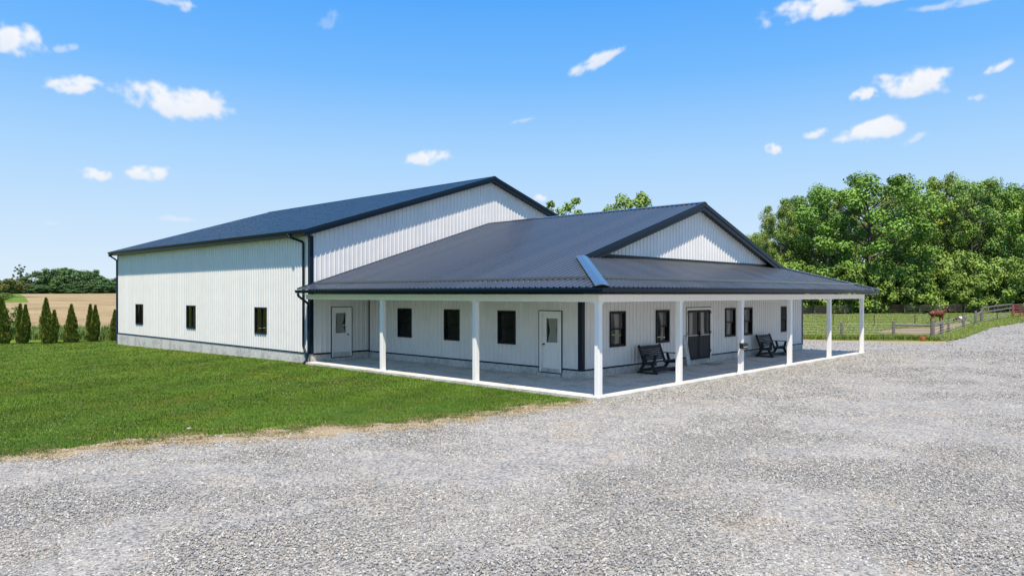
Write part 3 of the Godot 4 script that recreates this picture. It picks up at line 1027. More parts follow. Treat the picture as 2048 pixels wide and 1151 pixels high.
	# gable trim, flashing
	rake(w, gz - 0.03, EX + (EZ - gz) - 0.02, EY + SLOPE * (EZ - gz) - 0.006, RIDGE, TOP, 0.3)
	rake(w, gz - 0.03, ER - (EZ - gz) * kr + 0.02, EY + SLOPE * (EZ - gz) - 0.006, RIDGE, TOP, 0.3)
	soffit_strip(w, M.dark_trim, Vector3(wx, EY + SLOPE * (wx - EX) - 0.24, wz), Vector3(RIDGE, TOP - 0.24, wz), Vector3(RIDGE, TOP - 0.24, gz - 0.02), Vector3(wx, EY + SLOPE * (wx - EX) - 0.24, gz - 0.02))
	soffit_strip(w, M.dark_trim, Vector3(wr, EY + SR * (ER - wr) - 0.24, wz), Vector3(RIDGE, TOP - 0.24, wz), Vector3(RIDGE, TOP - 0.24, gz - 0.02), Vector3(wr, EY + SR * (ER - wr) - 0.24, gz - 0.02))
	var fy := EY + SLOPE * rn
	trim(w, "flashing", M.dark_trim, Vector3(EX + rn + 0.7, fy + 0.05, wz + 0.035), Vector3(ER - rn * kr - 0.7, fy + 0.05, wz + 0.035), 0.03, 0.1)
	# flashing where the roof meets the tall wall
	for s in [[EX, EY, RIDGE], [ER, EY, RIDGE]]:
		trim(w, "flashing", M.dark_trim, Vector3(s[0], s[1] + 0.03, bz + 0.035), Vector3(s[2], TOP + 0.03, bz + 0.035), 0.05, 0.05)
	# eaves: fascia, gutter, soffit
	st = tool()
	box(st, Vector3(EX + 0.0, EY - 0.15, bz + 0.05), Vector3(EX + 0.025, EY - 0.015, EZ - 0.025))
	part(st, "fascia", M.dark_trim, w)
	st = tool()
	box(st, Vector3(EX, EY - 0.15, EZ - 0.025), Vector3(ER, EY - 0.015, EZ))
	part(st, "fascia", M.dark_trim, w)
	st = tool()
	box(st, Vector3(ER - 0.025, EY - 0.15, bz + 0.05), Vector3(ER, EY - 0.015, EZ - 0.025))
	part(st, "fascia", M.dark_trim, w)
	gutter(w, [Vector3(EX - 0.053, EY - 0.03, bz + 0.02), Vector3(EX - 0.053, EY - 0.03, EZ + 0.06)])
	gutter(w, [Vector3(EX - 0.11, EY - 0.031, EZ + 0.053), Vector3(ER + 0.1, EY - 0.031, EZ + 0.053)])
	st = tool()
	box(st, Vector3(EX + 0.03, 2.80, bz + 0.03), Vector3(wx - 0.025, 2.815, EZ - 0.03))
	part(st, "porch_ceiling", M.white_paint, w)
	st = tool()
	box(st, Vector3(wx - 0.02, 2.80, wz + 0.025), Vector3(ER - 0.03, 2.815, EZ - 0.03))
	part(st, "porch_ceiling", M.white_paint, w)
	# beam in two steps
	for q in [[2.605, 2.70, 0.09], [2.70, 2.80, 0.105]]:
		st = tool()
		box(st, Vector3(-q[2], q[0], bz + 0.02), Vector3(q[2], q[1] - 0.002, -q[2]))
		part(st, "beam", M.white_paint, w)
		st = tool()
		box(st, Vector3(-q[2], q[0], -q[2]), Vector3(21.12, q[1] - 0.002, q[2]))
		part(st, "beam", M.white_paint, w)
	# posts
	var spots := []
	for i in 6:
		spots.append([i * 4.205, 0.0])
	spots.append_array([[0.0, -4.857], [0.0, -9.812]])
	for s in spots:
		var p := Vector3(s[0], 0, s[1])
		st = tool()
		sweep(st, rect(0.165, 0.165, 0.012), [p, p + Vector3.UP * 2.605], Vector3(0, 0, 1))
		var post := part(st, "post", M.white_paint, w)
		st = tool()
		sweep(st, rect(0.205, 0.205, 0.01), [p + Vector3.UP * 2.555, p + Vector3.UP * 2.60], Vector3(0, 0, 1))
		part(st, "cap", M.white_paint, post)
		st = tool()
		sweep(st, rect(0.20, 0.20, 0.008), [p + Vector3.UP * 0.001, p + Vector3.UP * 0.05], Vector3(0, 0, 1))
		part(st, "base", M.white_paint, post)
		# small curved brackets under the beam
		for dr in [Vector3(1, 0, 0), Vector3(-1, 0, 0), Vector3(0, 0, 1), Vector3(0, 0, -1)]:
			var on_front: bool = s[1] == 0.0
			if dr.z > 0.5 and on_front or absf(dr.x) > 0.5 and not on_front or dr.x < -0.5 and s[0] == 0.0 or dr.x > 0.5 and s[0] > 21.0 or dr.z < -0.5 and on_front and s[0] > 0.1:
				continue
			st = tool()
			var sec := PackedVector2Array([Vector2(0, 0), Vector2(0, -0.12)])
			for k in 6:
				var t := k / 5.0 * PI / 2
				sec.append(Vector2(0.12 - 0.12 * cos(t), -0.12 + 0.12 * sin(t)))
			var c: Vector3 = p + Vector3.UP * 2.604 + dr * 0.083
			var sd: Vector3 = dr.cross(Vector3.UP)
			var prof := PackedVector2Array()
			for q in sec:
				prof.append(q)
			var idx := Geometry2D.triangulate_polygon(prof)
			for k in [-0.03, 0.03]:
				for i in idx:
					st.add_vertex(c + dr * prof[i].x + Vector3.UP * prof[i].y + sd * k)
			for i in prof.size():
				var a := prof[i]
				var b := prof[(i + 1) % prof.size()]
				quad(st, c + dr * a.x + Vector3.UP * a.y - sd * 0.03, c + dr * b.x + Vector3.UP * b.y - sd * 0.03, c + dr * b.x + Vector3.UP * b.y + sd * 0.03, c + dr * a.x + Vector3.UP * a.y + sd * 0.03)
			part(st, "bracket", M.white_paint, post)
	# wall trim
	st = tool()
	box(st, Vector3(wx - 0.028, ty - 0.03, wz - 0.14), Vector3(wx + 0.14, 2.795, wz + 0.028))
	part(st, "corner_trim", M.dark_trim, w)
	st = tool()
	box(st, Vector3(wr - 0.1, ty - 0.03, wz - 0.1), Vector3(wr + 0.028, 2.795, wz + 0.028))
	part(st, "corner_trim", M.dark_trim, w)
	st = tool()
	box(st, Vector3(wx - 0.05, ty - 0.03, bz + 0.022), Vector3(wx - 0.022, 2.795, bz + 0.05))
	part(st, "corner_trim", M.dark_trim, w)
	trim(w, "base_trim", M.dark_trim, Vector3(wx - 0.012, ty, wz - 0.141), Vector3(wx - 0.012, ty, wz - door_l.position.x + 0.031), 0.04, 0.05)
	trim(w, "base_trim", M.dark_trim, Vector3(wx - 0.012, ty, wz - door_l.end.x - 0.031), Vector3(wx - 0.012, ty, bz + 0.051), 0.04, 0.05)
	trim(w, "base_trim", M.dark_trim, Vector3(wx + 0.141, ty, wz + 0.012), Vector3(wx + door_f.position.x - 0.031, ty, wz + 0.012), 0.04, 0.05)
	trim(w, "base_trim", M.dark_trim, Vector3(wx + door_f.end.x + 0.01, ty, wz + 0.012), Vector3(wr - 0.101, ty, wz + 0.012), 0.04, 0.05)
	for i in 3:
		window(w, o_l, Vector3(0, 0, -1), Vector3.UP, Vector3(-1, 0, 0), wins_l[i])
	for i in 5:
		window(w, o_l, Vector3(1, 0, 0), Vector3.UP, Vector3(0, 0, 1), wins_f[i], false, [1, 2, 1, 2, 0][i])
	half_glass_door(w, o_l, Vector3(0, 0, -1), Vector3.UP, Vector3(-1, 0, 0), door_l, true)
	double_door(w, o_l, Vector3(1, 0, 0), Vector3.UP, Vector3(0, 0, 1), door_f)
	for q in [[wx - 0.12, wz - door_l.end.x, wx, wz - door_l.position.x]]:
		st = tool()
		box(st, Vector3(q[0], 0.001, q[1]), Vector3(q[2] - 0.012, 0.1, q[3]))
		part(st, "door_step", M.concrete, w)
	st = tool()
	box(st, Vector3(wx + door_f.position.x - 0.03, 0.001, wz + 0.012), Vector3(wx + door_f.end.x, 0.11, wz + 0.16))
	part(st, "door_step", M.concrete, w)
	st = tool()
	box(st, Vector3(1.05, 0.001, bz + 0.012), Vector3(2.2, 0.09, bz + 0.15))
	part(st, "door_step", M.concrete, w)
	downspout(w, [Vector3(EX - 0.07, EY - 0.14, -14.8), Vector3(EX - 0.07, EY - 0.26, -14.8), Vector3(-0.02, 2.42, -14.93), Vector3(-0.02, 0.45, -14.93), Vector3(-0.04, 0.12, -15.0), Vector3(-0.22, gh(-0.2, -15.0) + 0.04, -15.0)])


# ---------------------------------------------------------------- things on the porch

func make_porch_things() -> void:
	var b := thing("glider_bench", "dark grey slatted glider bench between the curtained window and double doors", "bench", Vector3(6.75, 0.0, -2.3), 0.0, "porch glider benches")
	# seat and back: separate boards
	for i in 6:
		var st := tool()
		var z := 0.27 - i * 0.092
		sweep(st, rect(0.08, 0.026, 0.005), [Vector3(-0.66, 0.43 - i * 0.012, z), Vector3(0.66, 0.43 - i * 0.012, z)], Vector3.UP)
		local(st, "seat_slat", M.poly_lumber, b)
	for i in 8:
		var st := tool()
		var y := 0.46 + i * 0.064
		var wide := 0.055 if i < 7 else 0.09
		sweep(st, rect(0.024, wide, 0.005), [Vector3(-0.66, y, -0.24 - i * 0.026), Vector3(0.66, y, -0.24 - i * 0.026)], Vector3(0, 1, -0.4).normalized())
		local(st, "back_slat", M.poly_lumber, b)
	for s in [-1.0, 1.0]:
		var x: float = s * 0.7
		var st := tool()
		sweep(st, rect(0.04, 0.09, 0.006), [Vector3(x, 0.36, 0.3), Vector3(x, 0.32, -0.27)], Vector3.UP)
		local(st, "seat_rail", M.poly_lumber, b)
		st = tool()
		sweep(st, rect(0.04, 0.09, 0.006), [Vector3(x * 0.97, 0.3, -0.2), Vector3(x * 0.97, 0.98, -0.46)], Vector3(0, 0, 1))
		local(st, "back_post", M.poly_lumber, b)
		st = tool()
		sweep(st, rect(0.12, 0.028, 0.006), [Vector3(s * 0.76, 0.655, 0.36), Vector3(s * 0.76, 0.655, -0.3)], Vector3.UP)
		local(st, "arm", M.poly_lumber, b)
		for q in [[0.3, 0.2], [-0.16, -0.06]]:
			st = tool()
			sweep(st, rect(0.04, 0.1, 0.006), [Vector3(s * 0.76, 0.30, q[1]), Vector3(s * 0.76, 0.64, q[0])], Vector3(0, 0, 1))
			local(st, "arm_support", M.poly_lumber, b)
		for q in [[0.36, 0.16], [-0.34, -0.12]]:
			st = tool()
			sweep(st, rect(0.045, 0.11, 0.006), [Vector3(s * 0.81, 0.03, q[0]), Vector3(s * 0.81, 0.38, q[1])], Vector3(0, 0, 1))
			local(st, "leg", M.poly_lumber, b)
		st = tool()
		sweep(st, rect(0.05, 0.06, 0.006), [Vector3(s * 0.81, 0.03, 0.42), Vector3(s * 0.81, 0.03, -0.42)], Vector3.UP)
		local(st, "foot", M.poly_lumber, b)
		st = tool()
		sweep(st, rect(0.045, 0.08, 0.006), [Vector3(s * 0.81, 0.36, 0.24), Vector3(s * 0.81, 0.36, -0.24)], Vector3.UP)
		local(st, "top_rail", M.poly_lumber, b)
	for z in [0.22, -0.22]:
		var st := tool()
		sweep(st, rect(0.03, 0.1, 0.005), [Vector3(-0.79, 0.12, z), Vector3(0.79, 0.12, z)], Vector3.UP)
		local(st, "stretcher", M.poly_lumber, b)
	copy(b, Vector3(16.2, 0.0, -2.3), 0.0, "dark grey slatted glider bench under the single window past the mailbox post", "porch glider benches")
	# mailbox
	var m := thing("mailbox", "black wall mailbox mounted on a white porch post", "mailbox", Vector3(8.33, 0.89, 0.083))
	var st := tool()
	sweep(st, PackedVector2Array([Vector2(-0.07, 0), Vector2(0.07, 0), Vector2(0.07, 0.16), Vector2(0.05, 0.185), Vector2(-0.07, 0.2)]), [Vector3(-0.19, 0, 0.072), Vector3(0.19, 0, 0.072)], Vector3.UP)
	local(st, "body", M.black_metal, m)
	st = tool()
	box(st, Vector3(-0.2, 0.165, 0.0), Vector3(0.2, 0.18, 0.155))
	local(st, "lid", M.black_metal, m)
	for x in [-0.12, 0.12]:
		st = tool(false)
		var hook := []
		for k in 7:
			hook.append(Vector3(x, -0.01 - 0.035 * sin(k / 6.0 * PI), 0.09 + 0.05 * k / 6.0))
		sweep(st, circle(0.006, 6), hook, Vector3(1, 0, 0))
		local(st, "paper_hook", M.black_metal, m)
	st = tool()
	box(st, Vector3(-0.16, 0.05, 0.1435), Vector3(0.16, 0.07, 0.147))
	local(st, "front_band", M.rail_white, m)
	# leaning board
	var lb := thing("leaning_board", "narrow weathered white board leaning beside the double doors", "board", Vector3(9.56, 0.0, -2.78))
	st = tool()
	sweep(st, rect(0.26, 0.025, 0.004), [Vector3(0, 0.004, 0.04), Vector3(-0.02, 1.2, -0.19)], Vector3(0, 0, 1))
	local(st, "panel", M.weathered_board, lb)
	st = tool()
	sweep(st, rect(0.03, 0.035, 0.004), [Vector3(-0.125, 0.004, 0.055), Vector3(-0.145, 1.2, -0.175)], Vector3(0, 0, 1))
	sweep(st, rect(0.03, 0.035, 0.004), [Vector3(0.125, 0.004, 0.055), Vector3(0.105, 1.2, -0.175)], Vector3(0, 0, 1))
	local(st, "edge_strip", M.rail_white, lb)
	# doormat
	var dm := thing("doormat", "pale doormat on the slab before the double doors", "doormat", Vector3(10.95, 0.002, -2.5))
	st = tool()
	sweep(st, rect(0.55, 0.014, 0.004), [Vector3(-0.42, 0.008, 0), Vector3(0.42, 0.008, 0)], Vector3.UP)
	local(st, "pile", M.mat_pile, dm)
	st = tool()
	sweep(st, rect(0.6, 0.008, 0.002), [Vector3(-0.45, 0.004, 0), Vector3(0.45, 0.004, 0)], Vector3.UP)
	local(st, "backing", M.poly_lumber, dm)
	# hanging chains
	for q in [[Vector3(2.6, 2.8, -5.3), 0.36, "short white chain hanging from porch ceiling near the white side door"], [Vector3(11.75, 2.8, -2.75), 0.33, "short white chain hanging from porch ceiling above the double doors"]]:
		var h := thing("hanging_chain", q[2], "chain", q[0], 0.0, "porch ceiling chains")
		for k in 7:
			st = tool(false)
			var ring := []
			for j in 11:
				var t := j / 10.0 * TAU
				var p := Vector3(cos(t) * 0.018, sin(t) * 0.03, 0)
				ring.append(p.rotated(Vector3.UP, (k % 2) * PI / 2) + Vector3(0, -0.03 - k * q[1] / 7.0, 0))
			sweep(st, circle(0.006, 5), ring, Vector3(0.3, 0.2, 1).normalized())
			local(st, "link", M.white_paint, h)


# ---------------------------------------------------------------- plants

func leafy(verts: PackedVector3Array, norms: PackedVector3Array, cols: PackedColorArray, p: Vector3, n: Vector3, t: Vector3, l: float, w: float, c: Color) -> void:
	# one leaf: two triangles folded along the midrib
	var b := n.cross(t).normalized()
	var tip := p + t * l
	var mid := p + t * l * 0.45 - n * w * 0.25
	for s in [-1.0, 1.0]:
		var sd: Vector3 = mid + b * w * s + n * w * 0.45
		var tri_ := [p, sd, tip] if s < 0 else [p, tip, sd]
		var nn: Vector3 = (tri_[2] - tri_[0]).cross(tri_[1] - tri_[0]).normalized()
		for q in tri_:
			verts.append(q)
			norms.append(nn)
			cols.append(c)


func mesh_of(verts: PackedVector3Array, norms: PackedVector3Array, cols: PackedColorArray) -> ArrayMesh:
	var a := []
	a.resize(Mesh.ARRAY_MAX)
	a[Mesh.ARRAY_VERTEX] = verts
	a[Mesh.ARRAY_NORMAL] = norms
	a[Mesh.ARRAY_COLOR] = cols
	var m := ArrayMesh.new()
	m.add_surface_from_arrays(Mesh.PRIMITIVE_TRIANGLES, a)
	return m


func rnd_dir(r: RandomNumberGenerator) -> Vector3:
	var z := r.randf_range(-1, 1)
	var t := r.randf() * TAU
	var k := sqrt(1 - z * z)
	return Vector3(k * cos(t), z, k * sin(t))


# A broadleaf tree: [wood, crown]. The crown is made of leaf clumps at the ends of real limbs.
func tree_shapes(sd: int, H: float, R: float, low: float, clumps: int, leaves: int, size: float, ca: Color, cb: Color, ragged := 0.25, clump := 0.27) -> Array:
	var r := RandomNumberGenerator.new()
	r.seed = sd
	var wood := tool(false)
	var verts := PackedVector3Array()
	var norms := PackedVector3Array()
	var cols := PackedColorArray()
	var lean := Vector3(r.randf_range(-0.03, 0.03), 0, r.randf_range(-0.03, 0.03)) * H
	var trunk := []
	var tw := []
	for k in 7:
		var t := k / 6.0
		trunk.append(Vector3(0, -0.3, 0).lerp(Vector3(0, H * 0.8, 0) + lean, t) + Vector3(r.randf_range(-1, 1), 0, r.randf_range(-1, 1)) * 0.015 * H * t)
		tw.append((1.0 - 0.85 * t) * (1.25 if k == 0 else 1.0))
	sweep(wood, circle(H * 0.018, 8), trunk, Vector3(0.1, 0.05, 1).normalized(), tw)
	var mid := H * (low + 1.0) / 2
	var half := H * (1.0 - low) / 2
	for i in clumps:
		# stratified over the crown's ellipsoid, some out of line so that the outline is uneven
		var y := -0.95 + 1.85 * (i + r.randf()) / clumps
		var ang := i * 2.399963 + r.randf_range(-0.5, 0.5)
		var rr := sqrt(maxf(0.03, 1.0 - pow(absf(y), 2.4))) * (0.42 + 0.55 * sqrt(r.randf())) * (1.0 + r.randf_range(-ragged, ragged))
		var c := Vector3(cos(ang) * rr * R, mid + y * half * (0.92 + r.randf_range(-ragged, ragged) * 0.3), sin(ang) * rr * R)
		var cr := R * clump * r.randf_range(0.65, 1.2)
		if c.y + cr * 0.7 > H:
			c.y = H - cr * 0.7
		# limb
		var from_t := clampf((c.y - R * 0.55) / (H * 0.8), 0.12, 0.95)
		var base: Vector3 = trunk[int(from_t * 6)].lerp(trunk[mini(int(from_t * 6) + 1, 6)], fposmod(from_t * 6, 1.0))
		sweep(wood, circle(H * 0.0036, 5), [base, base.lerp(c, 0.5) + Vector3(0, -0.03 * H, 0), c], Vector3(0.1, 0.2, 1).normalized(), [1.2, 0.8, 0.25])
		var tone := r.randf_range(0.82, 1.18)
		var hue := r.randf()
		for j in leaves:
			var d := rnd_dir(r)
			var p := c + Vector3(d.x, d.y * 0.72, d.z) * cr * pow(r.randf(), 0.42)
			var n := (d * 0.9 + Vector3.UP * 0.6 + rnd_dir(r) * 0.65).normalized()
			var t := n.cross(rnd_dir(r)).normalized()
			var s := size * r.randf_range(0.6, 1.3)
			var col := ca.lerp(cb, clampf(hue * 0.6 + r.randf() * 0.4, 0, 1)) * tone * r.randf_range(0.85, 1.15)
			leafy(verts, norms, cols, p, n, t, s, s * 0.42, Color(col.r, col.g, col.b))
	wood.generate_normals()
	return [wood.commit(), mesh_of(verts, norms, cols)]


func plant_tree(called: String, label: String, category: String, shapes: Array, at: Vector3, sx: float, sy: float, turn: float, group := "") -> Node3D:
	var t := thing(called, label, category, at, turn, group)
	t.scale = Vector3(sx, sy, sx)
	put(shapes[0], "trunk", M.bark, t)
	put(shapes[1], "crown", M.leaf, t)
	return t


func cedar_shapes(sd: int, H: float, R: float, tops: Array) -> Array:
	var r := RandomNumberGenerator.new()
	r.seed = sd
	var verts := PackedVector3Array()
	var norms := PackedVector3Array()
	var cols := PackedColorArray()
	var f := FastNoiseLite.new()
	f.seed = sd
	f.frequency = 1.4
	for tp in tops:
		var n := int(5200 * tp[2] * tp[3])
		for i in n:
			var v := pow(r.randf(), 1.15)
			var ang := r.randf() * TAU
			# a flame shape, pinched above a fat skirt
			var prof := (1.0 - pow(v, 1.5)) * (0.80 + 0.2 * smoothstep(0.0, 0.12, v)) * (1.0 - 0.18 * exp(-pow((v - 0.26) / 0.07, 2.0)))
			var bump := f.get_noise_3d(cos(ang) * 1.3, v * 4.0, sin(ang) * 1.3) * 0.5
			var rad: float = R * tp[2] * prof * (0.85 + bump) * (1.0 - 0.3 * pow(r.randf(), 3.0))
			var p := Vector3(tp[0] * smoothstep(0.0, 0.5, v) + cos(ang) * rad, 0.02 + v * H * tp[3], tp[1] * smoothstep(0.0, 0.5, v) + sin(ang) * rad)
			var outw := Vector3(cos(ang), 0.25, sin(ang)).normalized()
			var t := (Vector3.UP * 1.2 + outw * 0.5 + rnd_dir(r) * 0.5).normalized()
			var nn := t.cross(rnd_dir(r)).normalized()
			var c := Color(0.115, 0.165, 0.022).lerp(Color(0.21, 0.235, 0.035), r.randf()) * r.randf_range(0.7, 1.2)
			if r.randf() < 0.05:
				c = Color(0.10, 0.07, 0.03)
			leafy(verts, norms, cols, p, nn, t, 0.15 * r.randf_range(0.6, 1.2), 0.035, Color(c.r, c.g, c.b))
	var st := tool(false)
	for tp in tops:
		sweep(st, circle(0.05, 6), [Vector3(0, -0.2, 0), Vector3(tp[0] * 0.7, H * tp[3] * 0.4, tp[1] * 0.7), Vector3(tp[0], H * tp[3] * 0.9, tp[1])], Vector3(0.1, 0.05, 1).normalized(), [1.0, 0.6, 0.15])
	st.generate_normals()
	return [st.commit(), mesh_of(verts, norms, cols)]


func tuft_mesh(sd: int, blades: int, spread: float, tall: float, wide: float, bend: float) -> ArrayMesh:
	var r := RandomNumberGenerator.new()
	r.seed = sd
	var verts := PackedVector3Array()
	var norms := PackedVector3Array()
	var cols := PackedColorArray()
	for i in blades:
		var a := r.randf() * TAU
		var p := Vector3(cos(a), 0, sin(a)) * spread * sqrt(r.randf())
		var d := Vector3(r.randf_range(-1, 1), 0, r.randf_range(-1, 1)) * bend
		var h := tall * r.randf_range(0.55, 1.1)
		var side := Vector3(-d.z, 0, d.x).normalized() * wide
		var k1 := p + Vector3(0, h * 0.6, 0) + d * h * 0.35
		var k2 := p + Vector3(0, h, 0) + d * h
		var tone := r.randf_range(0.8, 1.2)
		for t in [[p - side, p + side, k1 + side * 0.7], [p - side, k1 + side * 0.7, k1 - side * 0.7], [k1 - side * 0.7, k1 + side * 0.7, k2]]:
			var nn: Vector3 = (t[2] - t[0]).cross(t[1] - t[0]).normalized()
			for q in t:
				verts.append(q)
				norms.append(nn)
				cols.append(Color(tone, tone, tone))
	return mesh_of(verts, norms, cols)


func scatter(called: String, label: String, category: String, mesh: ArrayMesh, m: Material, where: Array, tint: PackedColorArray) -> void:
	var mm := MultiMesh.new()
	mm.transform_format = MultiMesh.TRANSFORM_3D
	mm.use_colors = true
	mm.mesh = mesh
	mesh.surface_set_material(0, m)
	mm.instance_count = where.size()
	for i in where.size():
		mm.set_instance_transform(i, where[i])
		mm.set_instance_color(i, tint[i])
	var o := MultiMeshInstance3D.new()
	o.name = called
	o.multimesh = mm
	add_child(o)
	tag(o, label, category, "", "stuff")


func make_garden() -> void:
	# a row of clipped cedars along the back of the lawn
	var one := cedar_shapes(3, 2.55, 0.50, [[0.0, 0.0, 1.0, 1.0]])
	var two := cedar_shapes(4, 2.7, 0.50, [[-0.14, 0.05, 0.95, 1.0], [0.3, -0.05, 0.7, 0.72]])
	var three := cedar_shapes(5, 2.45, 0.47, [[-0.18, 0.0, 0.8, 1.0], [0.2, 0.05, 0.8, 0.98]])
	var row := [[3, 688, one, 1.12, "dark green arborvitae beside the pale sapling at the row's end"], [45, 687, three, 1.0, "cone-shaped arborvitae standing next after the pale sapling"], [97, 687, two, 1.05, "tallest arborvitae of the row, with a second shorter tip"],
		[142, 685, one, 0.95, "slim single-tipped arborvitae between two forked ones"], [185, 683, three, 0.98, "twin-tipped arborvitae, last before the workshop corner"], [229, 681, one, 0.8, "small arborvitae half hidden by the workshop corner"]]
	for i in row.size():
		var q: Array = row[i]
		var dist: float = 3.2 * FPX / (q[1] - HOR)
		var p := spot(q[0], dist)
		var t := thing("arborvitae", q[4], "shrub", p, 1.9 * i, "arborvitae row behind the lawn")
		t.rotation.y = -deg_to_rad(YAW) if q[2] != one else 1.9 * i
		t.scale = Vector3.ONE * q[3]
		put(q[2][0], "trunk", M.bark, t)
		put(q[2][1], "foliage", M.needle, t)
	var sap := tree_shapes(9, 2.6, 1.15, 0.12, 26, 60, 0.13, Color(0.11, 0.19, 0.04), Color(0.17, 0.24, 0.06), 0.5, 0.24)
	plant_tree("sapling", "pale green loose sapling growing behind the arborvitae row", "tree", sap, spot(19, 51), 1.0, 0.95, 0.4)
	# tall weeds between lawn and field
	var r := RandomNumberGenerator.new()
	r.seed = 91
	var where := []
	var tint := PackedColorArray()
	for i in 5200:
		var px := r.randf_range(-70, 300)
		var p := spot(px, r.randf_range(50.5, 57.0))
		var b := Basis(Vector3.UP, r.randf() * TAU).scaled(Vector3(1, r.randf_range(0.6, 1.5), 1) * r.randf_range(0.7, 1.3))
		where.append(Transform3D(b, p))
		var c := Color(0.10, 0.18, 0.04).lerp(Color(0.20, 0.28, 0.08), r.randf())
		tint.append(c)
	scatter("tall_weeds", "strip of tall green weeds between the arborvitae row and the bare field", "weeds", tuft_mesh(8, 12, 0.22, 0.55, 0.02, 0.45), M.blade, where, tint)
	var st := thing("stone", "small pale stone lying in the grass near the gravel", "stone", Vector3(-9.51, gh(-9.51, -3.74), -3.74))
	put(stone_mesh(17, 0.06), "rock", M.rock, st, Vector3(0, 0.03, 0))


func stone_mesh(sd: int, size: float) -> ArrayMesh:
	var r := RandomNumberGenerator.new()
	r.seed = sd
	var g := (1.0 + sqrt(5.0)) / 2.0
	var p := []
	for q in [[-1, g, 0], [1, g, 0], [-1, -g, 0], [1, -g, 0], [0, -1, g], [0, 1, g], [0, -1, -g], [0, 1, -g], [g, 0, -1], [g, 0, 1], [-g, 0, -1], [-g, 0, 1]]:
		p.append(Vector3(q[0], q[1] * 0.62, q[2] * 0.85).normalized() * Vector3(1, 0.6, 0.8) * size * r.randf_range(0.72, 1.15))
	var st := tool()
	for f in [[0, 11, 5], [0, 5, 1], [0, 1, 7], [0, 7, 10], [0, 10, 11], [1, 5, 9], [5, 11, 4], [11, 10, 2], [10, 7, 6], [7, 1, 8], [3, 9, 4], [3, 4, 2], [3, 2, 6], [3, 6, 8], [3, 8, 9], [4, 9, 5], [2, 4, 11], [6, 2, 10], [8, 6, 7], [9, 8, 1]]:
		for k in [0, 2, 1]:
			st.add_vertex(p[f[k]])
	st.generate_normals()
	return st.commit()


func in_view(p: Vector3, margin := 1.5) -> float:
	# depth ahead of the camera if the place is in the frame or near it, else -1
	var a := deg_to_rad(YAW)
	var d := p - CAM
	var depth := d.x * sin(a) - d.z * cos(a)
	var side := d.x * cos(a) + d.z * sin(a)
	return depth if depth > 5.5 and absf(side) < depth * 0.705 + margin else -1.0


